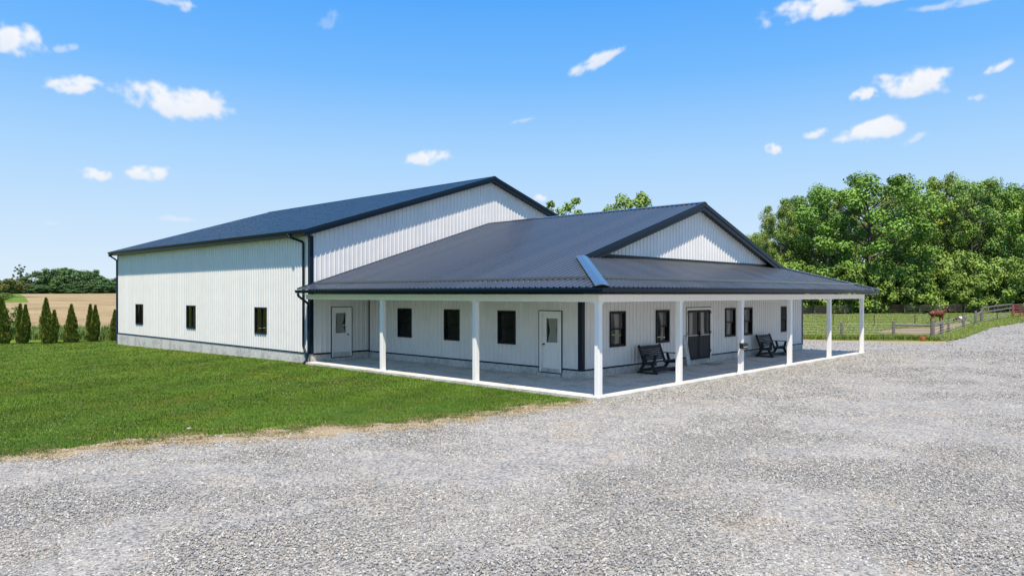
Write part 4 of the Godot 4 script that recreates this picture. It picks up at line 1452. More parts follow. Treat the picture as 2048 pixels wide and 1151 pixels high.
func make_lawn_grass() -> void:
	var r := RandomNumberGenerator.new()
	r.seed = 101
	var where := []
	var tint := PackedColorArray()
	var dry_w := []
	var dry_t := PackedColorArray()
	var patch := FastNoiseLite.new()
	patch.seed = 8
	patch.frequency = 0.16
	var fine := FastNoiseLite.new()
	fine.seed = 9
	fine.frequency = 0.8
	var z := -44.0
	while z < 0.3:
		var x := -45.0
		var depth0 := in_view(Vector3(maxf(-14.0, x), 0, z), 30.0)
		while x < 3.0:
			var p2 := Vector2(x, z)
			var dist := in_view(Vector3(x, 0, z))
			if dist < 0:
				x += 0.5
				continue
			var cellw := 0.085 if dist < 24 else (0.12 if dist < 36 else 0.17)
			p2 += Vector2(r.randf(), r.randf()) * cellw
			x += cellw
			var step_z := cellw
			# rows further apart with distance: keep a share of the tufts instead
			if r.randf() > 0.085 / cellw:
				continue
			if not Geometry2D.is_point_in_polygon(p2, lawn_poly):
				continue
			if p2.x > -0.14 and p2.y > -15.1 or p2.x > 0.09 and p2.y > -38.2:
				continue
			var k := cellw / 0.085
			var b := Basis(Vector3.UP, r.randf() * TAU).scaled(Vector3(k, r.randf_range(0.75, 1.3) * (0.8 + 0.2 * k), k))
			where.append(Transform3D(b, Vector3(p2.x, gh(p2.x, p2.y) - 0.004, p2.y)))
			# mower's passes, yellow-flowered patches, drier tips
			var c := Color(0.088, 0.165, 0.014).lerp(Color(0.145, 0.232, 0.022), r.randf())
			var band := sin((p2.x * 0.55 + p2.y + patch.get_noise_2d(p2.x * 0.3, p2.y * 0.3) * 2.0) * TAU / 2.6)
			c = c * (1.0 + (0.09 + 0.09 * fine.get_noise_2d(p2.x * 0.15, p2.y * 0.15)) * clampf(band * 2.0, -1, 1) + 0.35 * patch.get_noise_2d(p2.x * 0.8 + 40.0, p2.y * 0.8))
			var yel := smoothstep(0.22, 0.45, patch.get_noise_2d(p2.x, p2.y * 1.6) + 0.35 * fine.get_noise_2d(p2.x, p2.y))
			c = c.lerp(Color(0.19, 0.20, 0.02), yel * r.randf_range(0.2, 0.75))
			if r.randf() < 0.05:
				c = Color(0.22, 0.20, 0.09)
			tint.append(Color(c.r, c.g, c.b))
		z += 0.085
	for i in 9000:
		var e := r.randi_range(0, int(lawn_poly.size()) - 8)
		var p2 := lawn_poly[e] + Vector2(r.randfn(0, 0.3), r.randfn(0.0, 0.22) + 0.05)
		if p2.x > -0.2 or in_view(Vector3(p2.x, 0, p2.y)) < 0 or fine.get_noise_2d(p2.x * 1.2, p2.y * 1.2) < -0.05:
			continue
		where.append(Transform3D(Basis(Vector3.UP, r.randf() * TAU).scaled(Vector3(1, r.randf_range(0.6, 1.2), 1)), Vector3(p2.x, gh(p2.x, p2.y) - 0.004, p2.y)))
		var c := Color(0.08, 0.15, 0.016).lerp(Color(0.24, 0.21, 0.08), pow(r.randf(), 2.0))
		tint.append(c)
	scatter("lawn_grass", "mown green lawn beside the white workshop", "grass", tuft_mesh(5, 13, 0.075, 0.05, 0.0042, 0.75), M.blade, where, tint)
	# dead grass along the edge of the gravel
	for i in 26000:
		var e := r.randi_range(0, straw_poly.size() - 1)
		var p2 := straw_poly[e] + Vector2(r.randfn(0, 0.32), r.randfn(0, 0.28))
		if in_view(Vector3(p2.x, 0, p2.y)) < 0 or p2.x > -0.2 and p2.y < 0.1:
			continue
		if fine.get_noise_2d(p2.x * 1.5, p2.y * 1.5) < -0.12:
			continue
		var b := Basis(Vector3.UP, r.randf() * TAU).scaled(Vector3(1.2, r.randf_range(0.3, 0.8), 1.2))
		dry_w.append(Transform3D(b, Vector3(p2.x, gh(p2.x, p2.y) - 0.004, p2.y)))
		var c := Color(0.36, 0.27, 0.14).lerp(Color(0.50, 0.40, 0.24), r.randf())
		dry_t.append(c)
	scatter("dry_grass", "dead straw-coloured grass along the gravel's edge", "grass", tuft_mesh(6, 11, 0.08, 0.05, 0.004, 1.1), M.blade, dry_w, dry_t)
	# white clover heads
	var cl := []
	var ct := PackedColorArray()
	for i in 420:
		var c0 := [Vector2(-4.6, -7.6), Vector2(-2.5, -6.3), Vector2(-11.6, -5.6), Vector2(-12.6, -7.4), Vector2(-3.6, -9.2)]
		var p2: Vector2 = c0[i % 5] + Vector2(r.randfn(0, 1.1), r.randfn(0, 0.6))
		if Geometry2D.is_point_in_polygon(p2, lawn_poly) and in_view(Vector3(p2.x, 0, p2.y)) > 0 and p2.x < -0.3:
			cl.append(Transform3D(Basis(Vector3.UP, r.randf() * TAU).scaled(Vector3.ONE * r.randf_range(0.7, 1.2)), Vector3(p2.x, gh(p2.x, p2.y) + 0.055, p2.y)))
			ct.append(Color(0.7, 0.7, 0.6) if r.randf() < 0.6 else Color(0.6, 0.5, 0.05))
	scatter("clover_heads", "small white and yellow flower heads in the lawn", "flowers", stone_mesh(23, 0.009), M.stone, cl, ct)


func make_gravel() -> void:
	var r := RandomNumberGenerator.new()
	r.seed = 202
	var where := []
	var tint := PackedColorArray()
	var grit := FastNoiseLite.new()
	grit.seed = 12
	grit.frequency = 0.35
	var a := deg_to_rad(YAW)
	var fw := Vector3(sin(a), 0, -cos(a))
	var rt := Vector3(cos(a), 0, sin(a))
	for band in [[6.3, 10.0, 1550, 0.0145], [10.0, 14.0, 1150, 0.0155], [14.0, 19.0, 700, 0.0175], [19.0, 26.0, 330, 0.021], [26.0, 38.0, 110, 0.026], [38.0, 78.0, 12, 0.04]]:
		var area: float = 1.42 * (band[1] * band[1] - band[0] * band[0]) / 2.0
		for i in int(area * band[2]):
			var d := sqrt(lerpf(band[0] * band[0], band[1] * band[1], r.randf()))
			var p := CAM + fw * d + rt * d * r.randf_range(-0.715, 0.715)
			var p2 := Vector2(p.x, p.z)
			# worn tracks of finer grit run across the yard
			var n := grit.get_noise_2d((p2.x + p2.y) * 0.25, (p2.x - p2.y) * 0.9)
			if n > 0.2 and r.randf() < smoothstep(0.2, 0.5, n) * 0.7:
				continue
			# wheel tracks: pairs of worn strips where the stone is pressed down into the fines
			var bend := p2.y - 0.11 * p2.x - 0.0035 * p2.x * p2.x + 0.5 * grit.get_noise_2d(p2.x * 0.12, 3.0)
			var worn := 0.0
			for tr in [2.3, 3.9, 6.9, 8.5]:
				worn = maxf(worn, 1.0 - absf(bend - tr) / 0.3)
			if worn > 0 and r.randf() < worn * (0.55 + 0.6 * n):
				continue
			if d > 38.0 and not Geometry2D.is_point_in_polygon(p2, gravel_poly):
				continue
			if p2.y < 0.2 and (p2.x > -0.16 and p2.x < 21.5 or p2.x < -0.1):
				if not Geometry2D.is_point_in_polygon(p2, gravel_poly) and (r.randf() < 0.75 or not Geometry2D.is_point_in_polygon(p2, straw_poly)):
					continue
			elif p2.x > -0.16 and p2.x < 21.5 and p2.y < 0.14:
				continue
			var s: float = band[3] * (0.6 + 0.9 * pow(r.randf(), 2.0))
			var b := Basis(rnd_dir(r), r.randf() * TAU) if r.randf() < 0.35 else Basis(Vector3.UP, r.randf() * TAU) * Basis(Vector3.RIGHT, r.randfn(0, 0.3))
			b = b.scaled_local(Vector3(s * r.randf_range(0.8, 1.3), s, s))
			where.append(Transform3D(b, Vector3(p.x, gh(p.x, p.z) + s * r.randf_range(0.05, 0.45), p.z)))
			var v := r.randf()
			var c := Color(0.315, 0.31, 0.295)
			if v < 0.16:
				c = Color(0.17, 0.17, 0.17)
			elif v < 0.34:
				c = Color(0.235, 0.238, 0.24)
			elif v < 0.41:
				c = Color(0.35, 0.31, 0.255)
			elif v < 0.58:
				c = Color(0.46, 0.45, 0.425)
			elif v < 0.592:
				c = Color(0.31, 0.23, 0.17)
			c = c * r.randf_range(0.85, 1.15)
			tint.append(Color(c.r * 1.03, c.g * 1.02, c.b * 0.98))
	scatter("gravel", "loose crushed grey stone covering the yard", "gravel", stone_mesh(29, 1.0), M.stone, where, tint)


# ---------------------------------------------------------------- paddock

func pole(parent: Node, called: String, m: Material, a: Vector3, b: Vector3, ra: float, rb: float, n := 8) -> MeshInstance3D:
	var st := tool(n > 6)
	sweep(st, circle(1.0, n), [a, a.lerp(b, 0.5), b], Vector3(0.31, 0.12, 0.94).normalized() if absf((b - a).normalized().y) > 0.5 else Vector3.UP, [ra, (ra + rb) / 2, rb])
	return part(st, called, m, parent)


func on_ground(x: float, z: float, up := 0.0) -> Vector3:
	return Vector3(x, gh(x, z) + up, z)


func make_paddock() -> void:
	# rope fence along the yard: wooden posts, seven white strands
	var f := thing("rope_fence", "weathered post fence with white rope strands along the gravel yard", "fence", on_ground(38.41, -3.55))
	var line := [[26.0, -15.2], [30.7, -10.0], [35.37, -5.94], [38.41, -3.55], [39.05, -1.31]]
	var side := [[39.05, -1.31], [44.73, -2.09], [48.12, -2.4], [60.32, -3.94], [69.86, -4.87], [76.29, -5.58]]
	var tall := {2: 1.15, 3: 1.22, 4: 1.35}
	for i in [1, 2, 3, 4]:
		var q: Array = line[i]
		pole(f, "post", M.old_wood, on_ground(q[0], q[1], -0.4), on_ground(q[0], q[1], tall.get(i, 1.2)), 0.10 if i < 4 else 0.14, 0.09 if i < 4 else 0.13)
	for i in range(1, 6):
		var q: Array = side[i]
		pole(f, "post", M.old_wood, on_ground(q[0], q[1], -0.4), on_ground(q[0], q[1], [0, 1.2, 1.25, 1.32, 1.4, 1.6][i]), [0, 0.13, 0.09, 0.12, 0.13, 0.16][i], [0, 0.12, 0.08, 0.11, 0.12, 0.15][i])
	for y in [0.18, 0.36, 0.54, 0.72, 0.88, 1.04]:
		for i in range(0, 4):
			pole(f, "strand", M.rope, on_ground(line[i][0], line[i][1] + 0.1, y), on_ground(line[i + 1][0], line[i + 1][1] + 0.1, y), 0.006, 0.006, 5)
		for i in range(0, 5):
			pole(f, "strand", M.rope, on_ground(side[i][0], side[i][1] + 0.12, y * 1.1), on_ground(side[i + 1][0], side[i + 1][1] + 0.12, y * 1.1), 0.007, 0.007, 5)
	# brace rails at the corner
	pole(f, "brace_rail", M.old_wood, on_ground(38.41, -3.55, 0.98), on_ground(39.05, -1.31, 1.0), 0.065, 0.06)
	pole(f, "brace_rail", M.old_wood, on_ground(39.05, -1.31, 1.0), on_ground(44.73, -2.09, 1.0), 0.06, 0.06)
	pole(f, "brace_rail", M.old_wood, on_ground(69.86, -4.87, 1.05), on_ground(76.29, -5.58, 1.2), 0.07, 0.07)
	# steel-post fence across the paddock
	var t := thing("wire_fence", "thin steel-post wire fence crossing the green paddock", "fence", on_ground(56.0, -12.0))
	var tl := [[52.0, -22.0], [54.3, -17.0], [56.1, -13.97], [57.2, -10.6], [60.5, -8.0], [82.1, -9.98]]
	for i in tl.size():
		pole(t, "post", M.dark_steel, on_ground(tl[i][0], tl[i][1], -0.3), on_ground(tl[i][0], tl[i][1], 1.15), 0.03, 0.03, 6)
		if i > 0:
			for y in [0.35, 0.6, 0.85, 1.08]:
				pole(t, "strand", M.rope, on_ground(tl[i - 1][0], tl[i - 1][1], y), on_ground(tl[i][0], tl[i][1], y), 0.005, 0.005, 5)
	# pale rail fence at the far side, under the trees
	var rf := thing("rail_fence", "pale four-rail fence along the foot of the woods", "fence", spot(1800, 108))
	var last := Vector3.ZERO
	for i in 22:
		var p := spot(1480 + i * 30.0, 106.0 + 3.0 * sin(i * 0.9))
		pole(rf, "post", M.old_wood, p - Vector3.UP * 0.3, p + Vector3.UP * 1.35, 0.07, 0.06, 6)
		if i > 0:
			for y in [0.4, 0.7, 1.0, 1.28]:
				pole(rf, "rail", M.old_wood, last + Vector3.UP * y, p + Vector3.UP * y, 0.03, 0.03, 6)
		last = p
	# log rails and steel gates at the end of the side fence
	var lf := thing("log_rail_fence", "grey log-rail fence panel between the big gatepost and red gate", "fence", on_ground(76.29, -5.58))
	for y in [1.12, 1.62]:
		pole(lf, "rail", M.old_wood, on_ground(76.29, -5.5, y), on_ground(94.0, -5.7, y + 0.1), 0.08, 0.07)
	for y in [0.25, 0.5, 0.75]:
		pole(lf, "strand", M.rope, on_ground(76.29, -5.5, y), on_ground(94.0, -5.7, y), 0.012, 0.012, 5)
	pole(lf, "post", M.dark_steel, on_ground(84.6, -5.6, -0.3), on_ground(84.6, -5.6, 1.6), 0.06, 0.06)
	var g := thing("pipe_gate", "rusty red pipe gate at the end of the drive", "gate", on_ground(94.2, -5.6))
	pole(g, "gate_post", M.red_paint, on_ground(94.2, -5.6, -0.3), on_ground(94.2, -5.6, 1.75), 0.17, 0.15)
	for y in [0.2, 0.5, 0.8, 1.1, 1.35, 1.62]:
		pole(g, "bar", M.red_paint, on_ground(94.2, -5.6, y), on_ground(104.0, -4.6, y), 0.05, 0.05, 6)
	for x in [97.2, 100.5, 104.0]:
		pole(g, "upright", M.red_paint, on_ground(x, -5.6 + (x - 94.2) * 0.102, 0.15), on_ground(x, -5.6 + (x - 94.2) * 0.102, 1.65), 0.045, 0.045, 6)
	# orange tub by the corner post
	var tub := thing("orange_bucket", "small orange rubber bucket by the fence corner post", "bucket", on_ground(37.4, -1.5))
	var st := tool(false)
	sweep(st, circle(0.19, 14), [Vector3(0, 0.0, 0), Vector3(0, 0.12, 0), Vector3(0, 0.26, 0), Vector3(0, 0.28, 0), Vector3(0, 0.275, 0), Vector3(0, 0.04, 0)], Vector3(0, 0, 1), [0.8, 0.93, 1.02, 1.1, 0.96, 0.7])
	local(st, "tub", M.orange_plastic, tub)
	st = tool(false)
	var arc := []
	for k in 9:
		arc.append(Vector3(cos(k / 8.0 * PI) * 0.2, 0.27 + 0.05 * sin(k / 8.0 * PI), 0.03 + 0.1 * sin(k / 8.0 * PI)))
	sweep(st, circle(0.008, 5), arc, Vector3(0, 0.3, 1).normalized())
	local(st, "handle", M.dark_steel, tub)
	# long grass at the posts and through the paddock
	var r := RandomNumberGenerator.new()
	r.seed = 303
	var where := []
	var tint := PackedColorArray()
	for i in 60000:
		var p2 := Vector2.ZERO
		var k := 1.0
		if i < 14000:
			var e := r.randi_range(0, 3)
			p2 = Vector2(line[e][0], line[e][1]).lerp(Vector2(line[e + 1][0], line[e + 1][1]), r.randf()) + Vector2(r.randf_range(-0.6, 2.2), r.randf_range(-0.9, 0.5))
		elif i < 22000:
			var e := r.randi_range(0, 4)
			p2 = Vector2(side[e][0], side[e][1]).lerp(Vector2(side[e + 1][0], side[e + 1][1]), r.randf()) + Vector2(r.randf_range(-1, 1), 0.1 + 1.4 * r.randf())
			k = 0.5
		else:
			var q := spot(r.randf_range(1590, 2060), 50.0 + 56.0 * r.randf())
			p2 = Vector2(q.x, q.z)
			k = r.randf_range(0.3, 0.75)
		if in_view(Vector3(p2.x, 0, p2.y)) < 0 or Geometry2D.is_point_in_polygon(p2, dirt_poly) or Geometry2D.is_point_in_polygon(p2, gravel_poly):
			continue
		var b := Basis(Vector3.UP, r.randf() * TAU).scaled(Vector3(1.3, k * r.randf_range(0.5, 1.2), 1.3))
		where.append(Transform3D(b, Vector3(p2.x, gh(p2.x, p2.y) - 0.01, p2.y)))
		var c := Color(0.14, 0.215, 0.03).lerp(Color(0.24, 0.31, 0.06), r.randf())
		if r.randf() < 0.18:
			c = Color(0.30, 0.27, 0.13)
		tint.append(c)
	scatter("paddock_grass", "long green and straw-tipped grass in the paddock", "grass", tuft_mesh(7, 14, 0.16, 0.33, 0.011, 0.5), M.blade, where, tint)
	make_animals()


# ---------------------------------------------------------------- animals

func smin(a: float, b: float, k: float) -> float:
	var h := clampf(0.5 + 0.5 * (b - a) / k, 0.0, 1.0)
	return lerpf(b, a, h) - k * h * (1.0 - h)


# One continuous skin round tapered bones [a, b, ra, rb, colour], meshed as surface nets; patches [centre, radius, colour] dye it.
func skin(bones: Array, patches: Array, cell: float, k: float) -> ArrayMesh:
	var lo := Vector3.ONE * 1e9
	var hi := -lo
	for b in bones:
		var m: float = maxf(b[2], b[3]) + cell * 3
		lo = lo.min((b[0] as Vector3).min(b[1]) - Vector3.ONE * m)
		hi = hi.max((b[0] as Vector3).max(b[1]) + Vector3.ONE * m)
	var nx := int((hi.x - lo.x) / cell) + 2
	var ny := int((hi.y - lo.y) / cell) + 2
	var nz := int((hi.z - lo.z) / cell) + 2
	var field := PackedFloat32Array()
	field.resize(nx * ny * nz)
	field.fill(1.0)
	for b in bones:
		var m: float = maxf(b[2], b[3]) + k + cell * 2
		var p: Vector3 = ((b[0] as Vector3).min(b[1]) - Vector3.ONE * m - lo) / cell
		var q: Vector3 = ((b[0] as Vector3).max(b[1]) + Vector3.ONE * m - lo) / cell
		var ab: Vector3 = b[1] - b[0]
		var l2 := ab.length_squared()
		for z in range(maxi(0, int(p.z)), mini(nz, int(q.z) + 1)):
			for y in range(maxi(0, int(p.y)), mini(ny, int(q.y) + 1)):
				for x in range(maxi(0, int(p.x)), mini(nx, int(q.x) + 1)):
					var w: Vector3 = lo + Vector3(x, y, z) * cell - b[0]
					var t := clampf(w.dot(ab) / l2, 0, 1)
					var d: float = (w - ab * t).length() - lerpf(b[2], b[3], t)
					var i := (z * ny + y) * nx + x
					field[i] = smin(field[i], d, k)
	var ids := {}
	var verts := PackedVector3Array()
	var cols := PackedColorArray()
	for z in nz - 1:
		for y in ny - 1:
			for x in nx - 1:
				var sum := Vector3.ZERO
				var n := 0
				for e in [[0, 0, 0, 1, 0, 0], [0, 1, 0, 1, 1, 0], [0, 0, 1, 1, 0, 1], [0, 1, 1, 1, 1, 1], [0, 0, 0, 0, 1, 0], [1, 0, 0, 1, 1, 0], [0, 0, 1, 0, 1, 1], [1, 0, 1, 1, 1, 1], [0, 0, 0, 0, 0, 1], [1, 0, 0, 1, 0, 1], [0, 1, 0, 0, 1, 1], [1, 1, 0, 1, 1, 1]]:
					var fa := field[((z + e[2]) * ny + y + e[1]) * nx + x + e[0]]
					if n == 0 and fa > cell * 2.0:
						break
					var fb := field[((z + e[5]) * ny + y + e[4]) * nx + x + e[3]]
					if (fa < 0) != (fb < 0):
						sum += Vector3(x + e[0], y + e[1], z + e[2]).lerp(Vector3(x + e[3], y + e[4], z + e[5]), fa / (fa - fb))
						n += 1
				if n:
					var w := lo + sum / n * cell
					ids[(z * ny + y) * nx + x] = verts.size()
					verts.append(w)
					var best := 1e9
					var c := Color.WHITE
					for b in bones:
						var ab: Vector3 = b[1] - b[0]
						var t := clampf((w - b[0]).dot(ab) / ab.length_squared(), 0, 1)
						var d: float = (w - b[0] - ab * t).length() - lerpf(b[2], b[3], t)
						if d < best:
							best = d
							c = b[4]
					for pt in patches:
						if w.distance_to(pt[0]) < pt[1] * (1.0 + 0.25 * lumps.get_noise_3d(w.x * 9, w.y * 9, w.z * 9)):
							c = pt[2]
					cols.append(c)
	var idx := PackedInt32Array()
	var norms := PackedVector3Array()
	norms.resize(verts.size())
	var sx := 1
	var sy := nx
	var sz := nx * ny
	for z in range(1, nz - 1):
		for y in range(1, ny - 1):
			for x in range(1, nx - 1):
				var i := (z * ny + y) * nx + x
				for ax in [[sx, sy, sz], [sy, sz, sx], [sz, sx, sy]]:
					var fa := field[i]
					var fb := field[i + ax[0]]
					if (fa < 0) == (fb < 0):
						continue
					var q := [i, i - ax[1], i - ax[1] - ax[2], i - ax[2]]
					if not (ids.has(q[0]) and ids.has(q[1]) and ids.has(q[2]) and ids.has(q[3])):
						continue
					var v := [ids[q[0]], ids[q[1]], ids[q[2]], ids[q[3]]]
					if fa >= 0:
						v.reverse()
					var nn := (verts[v[2]] - verts[v[0]]).cross(verts[v[1]] - verts[v[0]])
					var outw := Vector3(1, 0, 0) if ax[0] == sx else (Vector3(0, 1, 0) if ax[0] == sy else Vector3(0, 0, 1))
					if fa >= 0:
						outw = -outw
					if nn.dot(outw) < 0:
						v.reverse()
						nn = -nn
					idx.append_array([v[0], v[1], v[2], v[0], v[2], v[3]])
					for j in v:
						norms[j] += nn
	for i in norms.size():
		norms[i] = norms[i].normalized()
	var a := []
	a.resize(Mesh.ARRAY_MAX)
	a[Mesh.ARRAY_VERTEX] = verts
	a[Mesh.ARRAY_NORMAL] = norms
	a[Mesh.ARRAY_COLOR] = cols
	a[Mesh.ARRAY_INDEX] = idx
	var mesh := ArrayMesh.new()
	mesh.add_surface_from_arrays(Mesh.PRIMITIVE_TRIANGLES, a)
	return mesh


func horse_bones(c: Color, dark: Color, white: Color, head: Color, low_head: float) -> Array:
	var b := [
		[Vector3(0.42, 1.10, 0), Vector3(0.0, 1.06, 0), 0.29, 0.30, c], [Vector3(0.0, 1.06, 0), Vector3(-0.48, 1.14, 0), 0.30, 0.27, c], [Vector3(-0.48, 1.14, 0), Vector3(-0.70, 1.08, 0), 0.27, 0.20, c],
		[Vector3(0.40, 1.28, 0), Vector3(0.22, 1.30, 0), 0.13, 0.11, c], [Vector3(0.52, 1.12, 0), Vector3(0.62, 1.06, 0), 0.24, 0.17, c]]
	var poll := Vector3(1.0, 1.66 - low_head, 0)
	b.append_array([[Vector3(0.52, 1.24, 0), poll.lerp(Vector3(0.52, 1.24, 0), 0.45), 0.24, 0.18, c], [poll.lerp(Vector3(0.52, 1.24, 0), 0.45), poll, 0.18, 0.12, c],
		[poll, poll + Vector3(0.15, -0.13, 0), 0.115, 0.118, head], [poll + Vector3(0.15, -0.13, 0), poll + Vector3(0.35, -0.33, 0), 0.11, 0.07, head], [poll + Vector3(0.33, -0.32, 0), poll + Vector3(0.38, -0.38, 0), 0.07, 0.06, dark]])
	for s in [-1.0, 1.0]:
		b.append([poll + Vector3(-0.02, 0.08, 0.055 * s), poll + Vector3(0.015, 0.2, 0.065 * s), 0.034, 0.01, head])
		var fx: float = 0.06 * s
		b.append_array([[Vector3(0.47, 1.05, 0.12 * s), Vector3(0.46 + fx * 0.4, 0.78, 0.13 * s), 0.15, 0.09, c], [Vector3(0.46 + fx * 0.4, 0.78, 0.13 * s), Vector3(0.47 + fx, 0.47, 0.13 * s), 0.085, 0.055, c], [Vector3(0.47 + fx, 0.47, 0.13 * s), Vector3(0.46 + fx, 0.15, 0.13 * s), 0.05, 0.036, dark],
			[Vector3(0.46 + fx, 0.15, 0.13 * s), Vector3(0.49 + fx, 0.07, 0.13 * s), 0.042, 0.04, dark], [Vector3(0.49 + fx, 0.06, 0.13 * s), Vector3(0.51 + fx, 0.025, 0.13 * s), 0.048, 0.06, dark]])
		var hx: float = -0.09 * s
		b.append_array([[Vector3(-0.52, 1.06, 0.13 * s), Vector3(-0.42 + hx * 0.5, 0.80, 0.15 * s), 0.2, 0.12, c], [Vector3(-0.42 + hx * 0.5, 0.80, 0.15 * s), Vector3(-0.69 + hx, 0.53, 0.14 * s), 0.105, 0.058, c], [Vector3(-0.69 + hx, 0.53, 0.14 * s), Vector3(-0.68 + hx, 0.17, 0.14 * s), 0.054, 0.038, dark],
			[Vector3(-0.68 + hx, 0.17, 0.14 * s), Vector3(-0.65 + hx, 0.07, 0.14 * s), 0.044, 0.041, white], [Vector3(-0.65 + hx, 0.06, 0.14 * s), Vector3(-0.63 + hx, 0.025, 0.14 * s), 0.048, 0.06, dark]])
	return b


func hair(parent: Node, called: String, path: Array, width: float, thick: float, taper: Array, c: Color) -> void:
	var verts := PackedVector3Array()
	var norms := PackedVector3Array()
	var cols := PackedColorArray()
	var r := RandomNumberGenerator.new()
	r.seed = 5 + path.size()
	for i in 260:
		var t0 := r.randf() * 0.7
		var seg := t0 * (path.size() - 1)
		var p: Vector3 = path[int(seg)].lerp(path[mini(int(seg) + 1, path.size() - 1)], fposmod(seg, 1.0))
		var d: Vector3 = (path[mini(int(seg) + 1, path.size() - 1)] - path[int(seg)]).normalized()
		var k: float = lerpf(taper[int(seg)], taper[mini(int(seg) + 1, taper.size() - 1)], fposmod(seg, 1.0))
		p += Vector3(0, r.randf_range(-1, 1) * width, r.randf_range(-1, 1) * thick) * k
		leafy(verts, norms, cols, p, rnd_dir(r).cross(d).normalized(), (d + rnd_dir(r) * 0.12).normalized(), 0.3 * r.randf_range(0.6, 1.2), 0.012, c * r.randf_range(0.7, 1.4))
	put(mesh_of(verts, norms, cols), called, M.hair_coat, parent)


func make_animals() -> void:
	var bay := Color(0.115, 0.042, 0.018)
	var black := Color(0.014, 0.011, 0.01)
	var white := Color(0.6, 0.58, 0.54)
	var h := thing("horse", "bay horse with black mane standing side-on, tail streaming out", "horse", on_ground(68.4, -8.0), -deg_to_rad(YAW) + 0.12)
	put(skin(horse_bones(bay, black, white, bay * 0.55, 0.04), [[Vector3(-0.48, 0.86, 0.2), 0.1, Color(0.22, 0.10, 0.05)]], 0.028, 0.06), "body", M.hair_coat, h)
	hair(h, "mane", [Vector3(1.03, 1.74, 0.02), Vector3(0.86, 1.62, 0.05), Vector3(0.66, 1.50, 0.07), Vector3(0.46, 1.42, 0.05)], 0.12, 0.10, [0.8, 1.0, 1.0, 0.6], black)
	hair(h, "tail", [Vector3(-0.78, 1.19, 0), Vector3(-1.05, 1.24, 0.02), Vector3(-1.4, 1.2, 0.04), Vector3(-1.75, 1.08, 0.05)], 0.09, 0.06, [0.5, 1.0, 1.1, 0.7], black)
	# eyes
	for s in [-1.0, 1.0]:
		var e := SphereMesh.new()
		e.radius = 0.022
		e.height = 0.044
		e.radial_segments = 10
		e.rings = 6
		put(e, "eye", M.black_metal, h, Vector3(1.12, 1.55, 0.105 * s))
	var p := thing("pony", "small white pony with dark brown patches, head lowered by the fence", "pony", on_ground(72.6, -6.9), -deg_to_rad(YAW) - 0.1)
	var cream := Color(0.62, 0.6, 0.55)
	var brown := Color(0.05, 0.03, 0.025)
	var bones := []
	for b in horse_bones(cream, cream * 0.85, cream, Color(0.06, 0.05, 0.05), 0.42):
		var stout: float = 1.12 if maxf(b[2], b[3]) > 0.15 else 1.25
		bones.append([b[0] * Vector3(0.52, 0.5, 0.55), b[1] * Vector3(0.52, 0.5, 0.55), b[2] * 0.5 * stout, b[3] * 0.5 * stout, b[4]])
	put(skin(bones, [[Vector3(-0.3, 0.6, 0.0), 0.26, brown], [Vector3(-0.05, 0.5, 0.16), 0.1, brown], [Vector3(-0.32, 0.3, 0.0), 0.2, brown]], 0.022, 0.04), "body", M.hair_coat, p)
	hair(p, "mane", [Vector3(0.53, 0.66, 0.01), Vector3(0.42, 0.68, 0.03), Vector3(0.3, 0.70, 0.03), Vector3(0.2, 0.70, 0.02)], 0.04, 0.03, [0.8, 1.0, 1.0, 0.6], cream)
	hair(p, "tail", [Vector3(-0.42, 0.6, 0), Vector3(-0.5, 0.5, 0.0), Vector3(-0.52, 0.35, 0.0), Vector3(-0.52, 0.2, 0)], 0.03, 0.04, [0.6, 1.0, 1.1, 0.8], brown)


# ---------------------------------------------------------------- woods

func ordinal(i: int) -> String:
	return ["first", "second", "third", "fourth", "fifth", "sixth", "seventh", "eighth", "ninth", "tenth", "eleventh", "twelfth", "thirteenth", "fourteenth", "fifteenth", "sixteenth", "seventeenth", "eighteenth", "nineteenth", "twentieth", "twenty-first", "twenty-second", "twenty-third"][i]


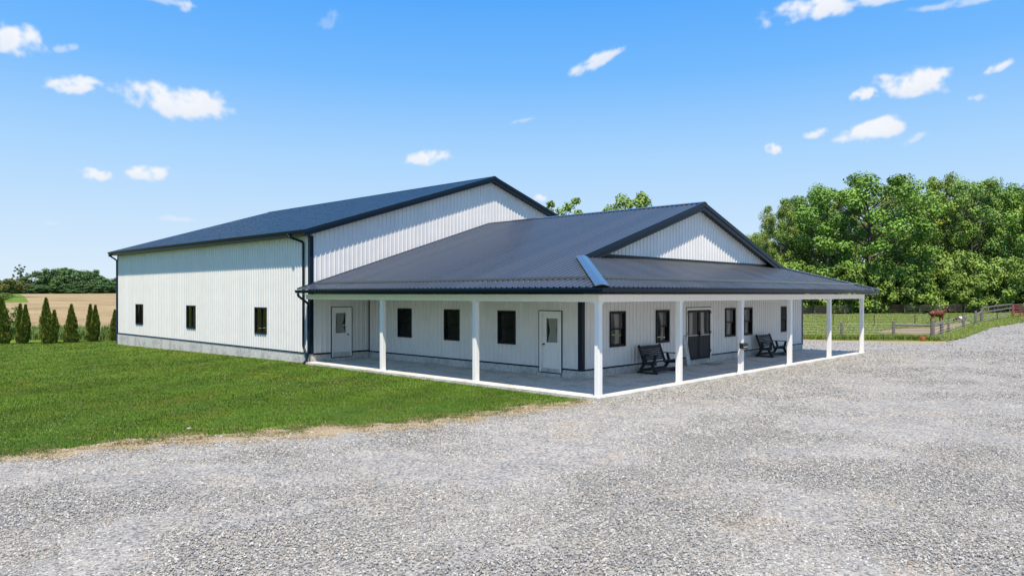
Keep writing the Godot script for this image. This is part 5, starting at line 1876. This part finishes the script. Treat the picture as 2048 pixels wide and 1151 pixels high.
func make_woods() -> void:
	var g1 := Color(0.13, 0.22, 0.042)
	var g2 := Color(0.235, 0.33, 0.066)
	var y1 := Color(0.15, 0.24, 0.035)
	var y2 := Color(0.23, 0.33, 0.06)
	var kinds := []
	# five kinds of tree: their greens differ
	var hues := [Color(0.92, 1.0, 1.15), Color(1.12, 1.04, 0.85), Color(0.78, 0.95, 1.0), Color(1.0, 0.92, 0.9), Color(0.9, 1.06, 0.9)]
	for i in 5:
		kinds.append(tree_shapes(100 + i, 20.0, 6.5, [0.08, 0.12, 0.06, 0.14, 0.1][i], 64, 330, 0.31, g1 * hues[i], g2 * hues[i], 0.5, 0.235))
	var bushes := []
	for i in 3:
		bushes.append(tree_shapes(200 + i, 6.0, 3.2, 0.04, 34, 260, 0.27, y1 if i != 1 else g1, y2 if i != 1 else g2, 0.35, 0.31))
	var open := tree_shapes(300, 17.0, 4.2, 0.35, 30, 120, 0.38, g1, g2, 0.55, 0.21)
	var open2 := tree_shapes(301, 15.0, 4.6, 0.3, 42, 170, 0.38, g1, y2, 0.4, 0.22)
	var r := RandomNumberGenerator.new()
	r.seed = 404
	# column, distance, row of the top, crown radius, kind
	var tall := [[1520, 132, 462, 3.6, 1], [1562, 121, 404, 4.2, 3], [1604, 126, 376, 5.6, 0], [1655, 119, 364, 6.4, 2], [1745, 114, 329, 9.0, 4], [1832, 122, 352, 6.4, 1], [1893, 127, 342, 4.2, 3], [1948, 118, 340, 5.6, 0], [2004, 124, 348, 5.4, 2], [2054, 116, 354, 5.8, 4], [2110, 118, 350, 7.0, 1],
		[1588, 141, 430, 5.0, 2], [1625, 143, 400, 6.5, 4], [1695, 140, 372, 7.0, 3], [1790, 142, 372, 7.0, 0], [1868, 141, 380, 7.0, 2], [1920, 139, 376, 6.5, 1], [1972, 143, 372, 7.0, 3], [2030, 141, 376, 7.0, 0], [2085, 143, 372, 7.0, 2]]
	for i in tall.size():
		var q: Array = tall[i]
		var p := spot(q[0], q[1])
		var H: float = (HOR - q[2]) * q[1] / FPX + CAM.y - p.y
		var label := "tallest and broadest tree of the woods, its crown rising above the rest"
		if i < 4:
			label = ordinal(i) + " tree of the woods' front row past the porch roof"
		elif i > 4 and i < 11:
			label = ordinal(i - 5) + " front-row tree past the woods' tallest, towards the red gate"
		elif i >= 11:
			label = ordinal(i - 11) + " tree of the woods' back row, counted from the porch roof"
		plant_tree("woodland_tree", label, "tree", kinds[q[4]], p, q[3] / 6.5, H / 20.0, r.randf() * TAU, "woods behind the paddock")
	for i in 21:
		var px := 1502.0 + i * 28.0 + r.randf_range(-9, 9)
		var p := spot(px, r.randf_range(109, 114))
		var k := r.randf_range(0.75, 1.45)
		var kind: Array = bushes[[0, 1, 1, 2, 1][i % 5]]
		plant_tree("woodland_bush", ordinal(i) + (" bush along the far fence from the porch roof, yellow-green" if kind != bushes[1] else " bush along the far fence from the porch roof, dark green"), "bush", kind, p, k, k * r.randf_range(0.9, 1.2), r.randf() * TAU, "bushes along the far fence")
	# two crowns behind the roofs
	var a := spot(1122, 104)
	plant_tree("roadside_tree", "sparse tree whose top shows beside the workshop's gable", "tree", open, a, 1.0, ((HOR - 389) * 104 / FPX + CAM.y - a.y) / 17.0, 0.7)
	a = spot(1268, 110)
	plant_tree("roadside_tree", "rounder tree whose top shows above the wing's ridge", "tree", open2, a, 1.0, ((HOR - 381) * 110 / FPX + CAM.y - a.y) / 15.0, 2.1)
	# hedgerow beyond the field
	var far_kinds := []
	for i in 3:
		far_kinds.append(tree_shapes(500 + i, 16.0, 7.0, -0.06, 54, 150, 0.7, Color(0.06, 0.125, 0.04), Color(0.11, 0.19, 0.055), 0.3, 0.3))
	var hedge := [[-50, 356, 548, 8], [-20, 352, 556, 7], [10, 360, 562, 7], [35, 372, 560, 7], [52, 350, 556, 6], [78, 352, 541, 7.5], [108, 356, 534, 7], [124, 350, 552, 6], [141, 358, 534, 8], [160, 350, 560, 6], [180, 357, 538, 7.5], [205, 352, 558, 6.5], [228, 355, 554, 7], [255, 352, 548, 7], [285, 352, 550, 7], [18, 345, 570, 6], [66, 344, 566, 6], [92, 345, 568, 6], [150, 346, 566, 6], [190, 346, 566, 6], [216, 347, 566, 6], [238, 348, 566, 6]]
	hedge.sort_custom(func(m, n): return m[0] > n[0])
	for i in hedge.size():
		var q: Array = hedge[i]
		var p := spot(q[0], q[1])
		var top_h: float = ((HOR - q[2]) * q[1] / FPX + CAM.y - p.y) / 16.0
		plant_tree("hedgerow_tree", ordinal(i) + " tree of the far hedgerow counted away from the workshop corner", "tree", far_kinds[i % 3], p - Vector3.UP * 0.6, q[3] / 7.0, top_h * 1.04, r.randf() * TAU, "far hedgerow")
	var snag := tree_shapes(600, 16.0, 3.6, 0.3, 40, 34, 0.55, Color(0.05, 0.09, 0.03), Color(0.08, 0.13, 0.045), 0.6, 0.14)
	var p := spot(40, 348)
	plant_tree("half_dead_tree", "half-bare tree with two upright limbs above the far hedgerow", "tree", snag, p, 0.85, ((HOR - 529) * 348 / FPX + CAM.y - p.y) / 16.0, 0.9)
	p = spot(12, 205)
	var red := tree_shapes(610, 6.5, 4.2, 0.2, 30, 200, 0.4, Color(0.10, 0.13, 0.025), Color(0.17, 0.17, 0.05), 0.3, 0.3)
	plant_tree("lawn_tree", "low spreading olive-green tree on the mown strip beyond the field", "tree", red, p, 1.1, 0.8, 0.3)
	p = spot(4, 170)
	plant_tree("lawn_bush", "low round bush on the mown strip beyond the field", "bush", bushes[1], p, 0.6, 0.3, 0.3)
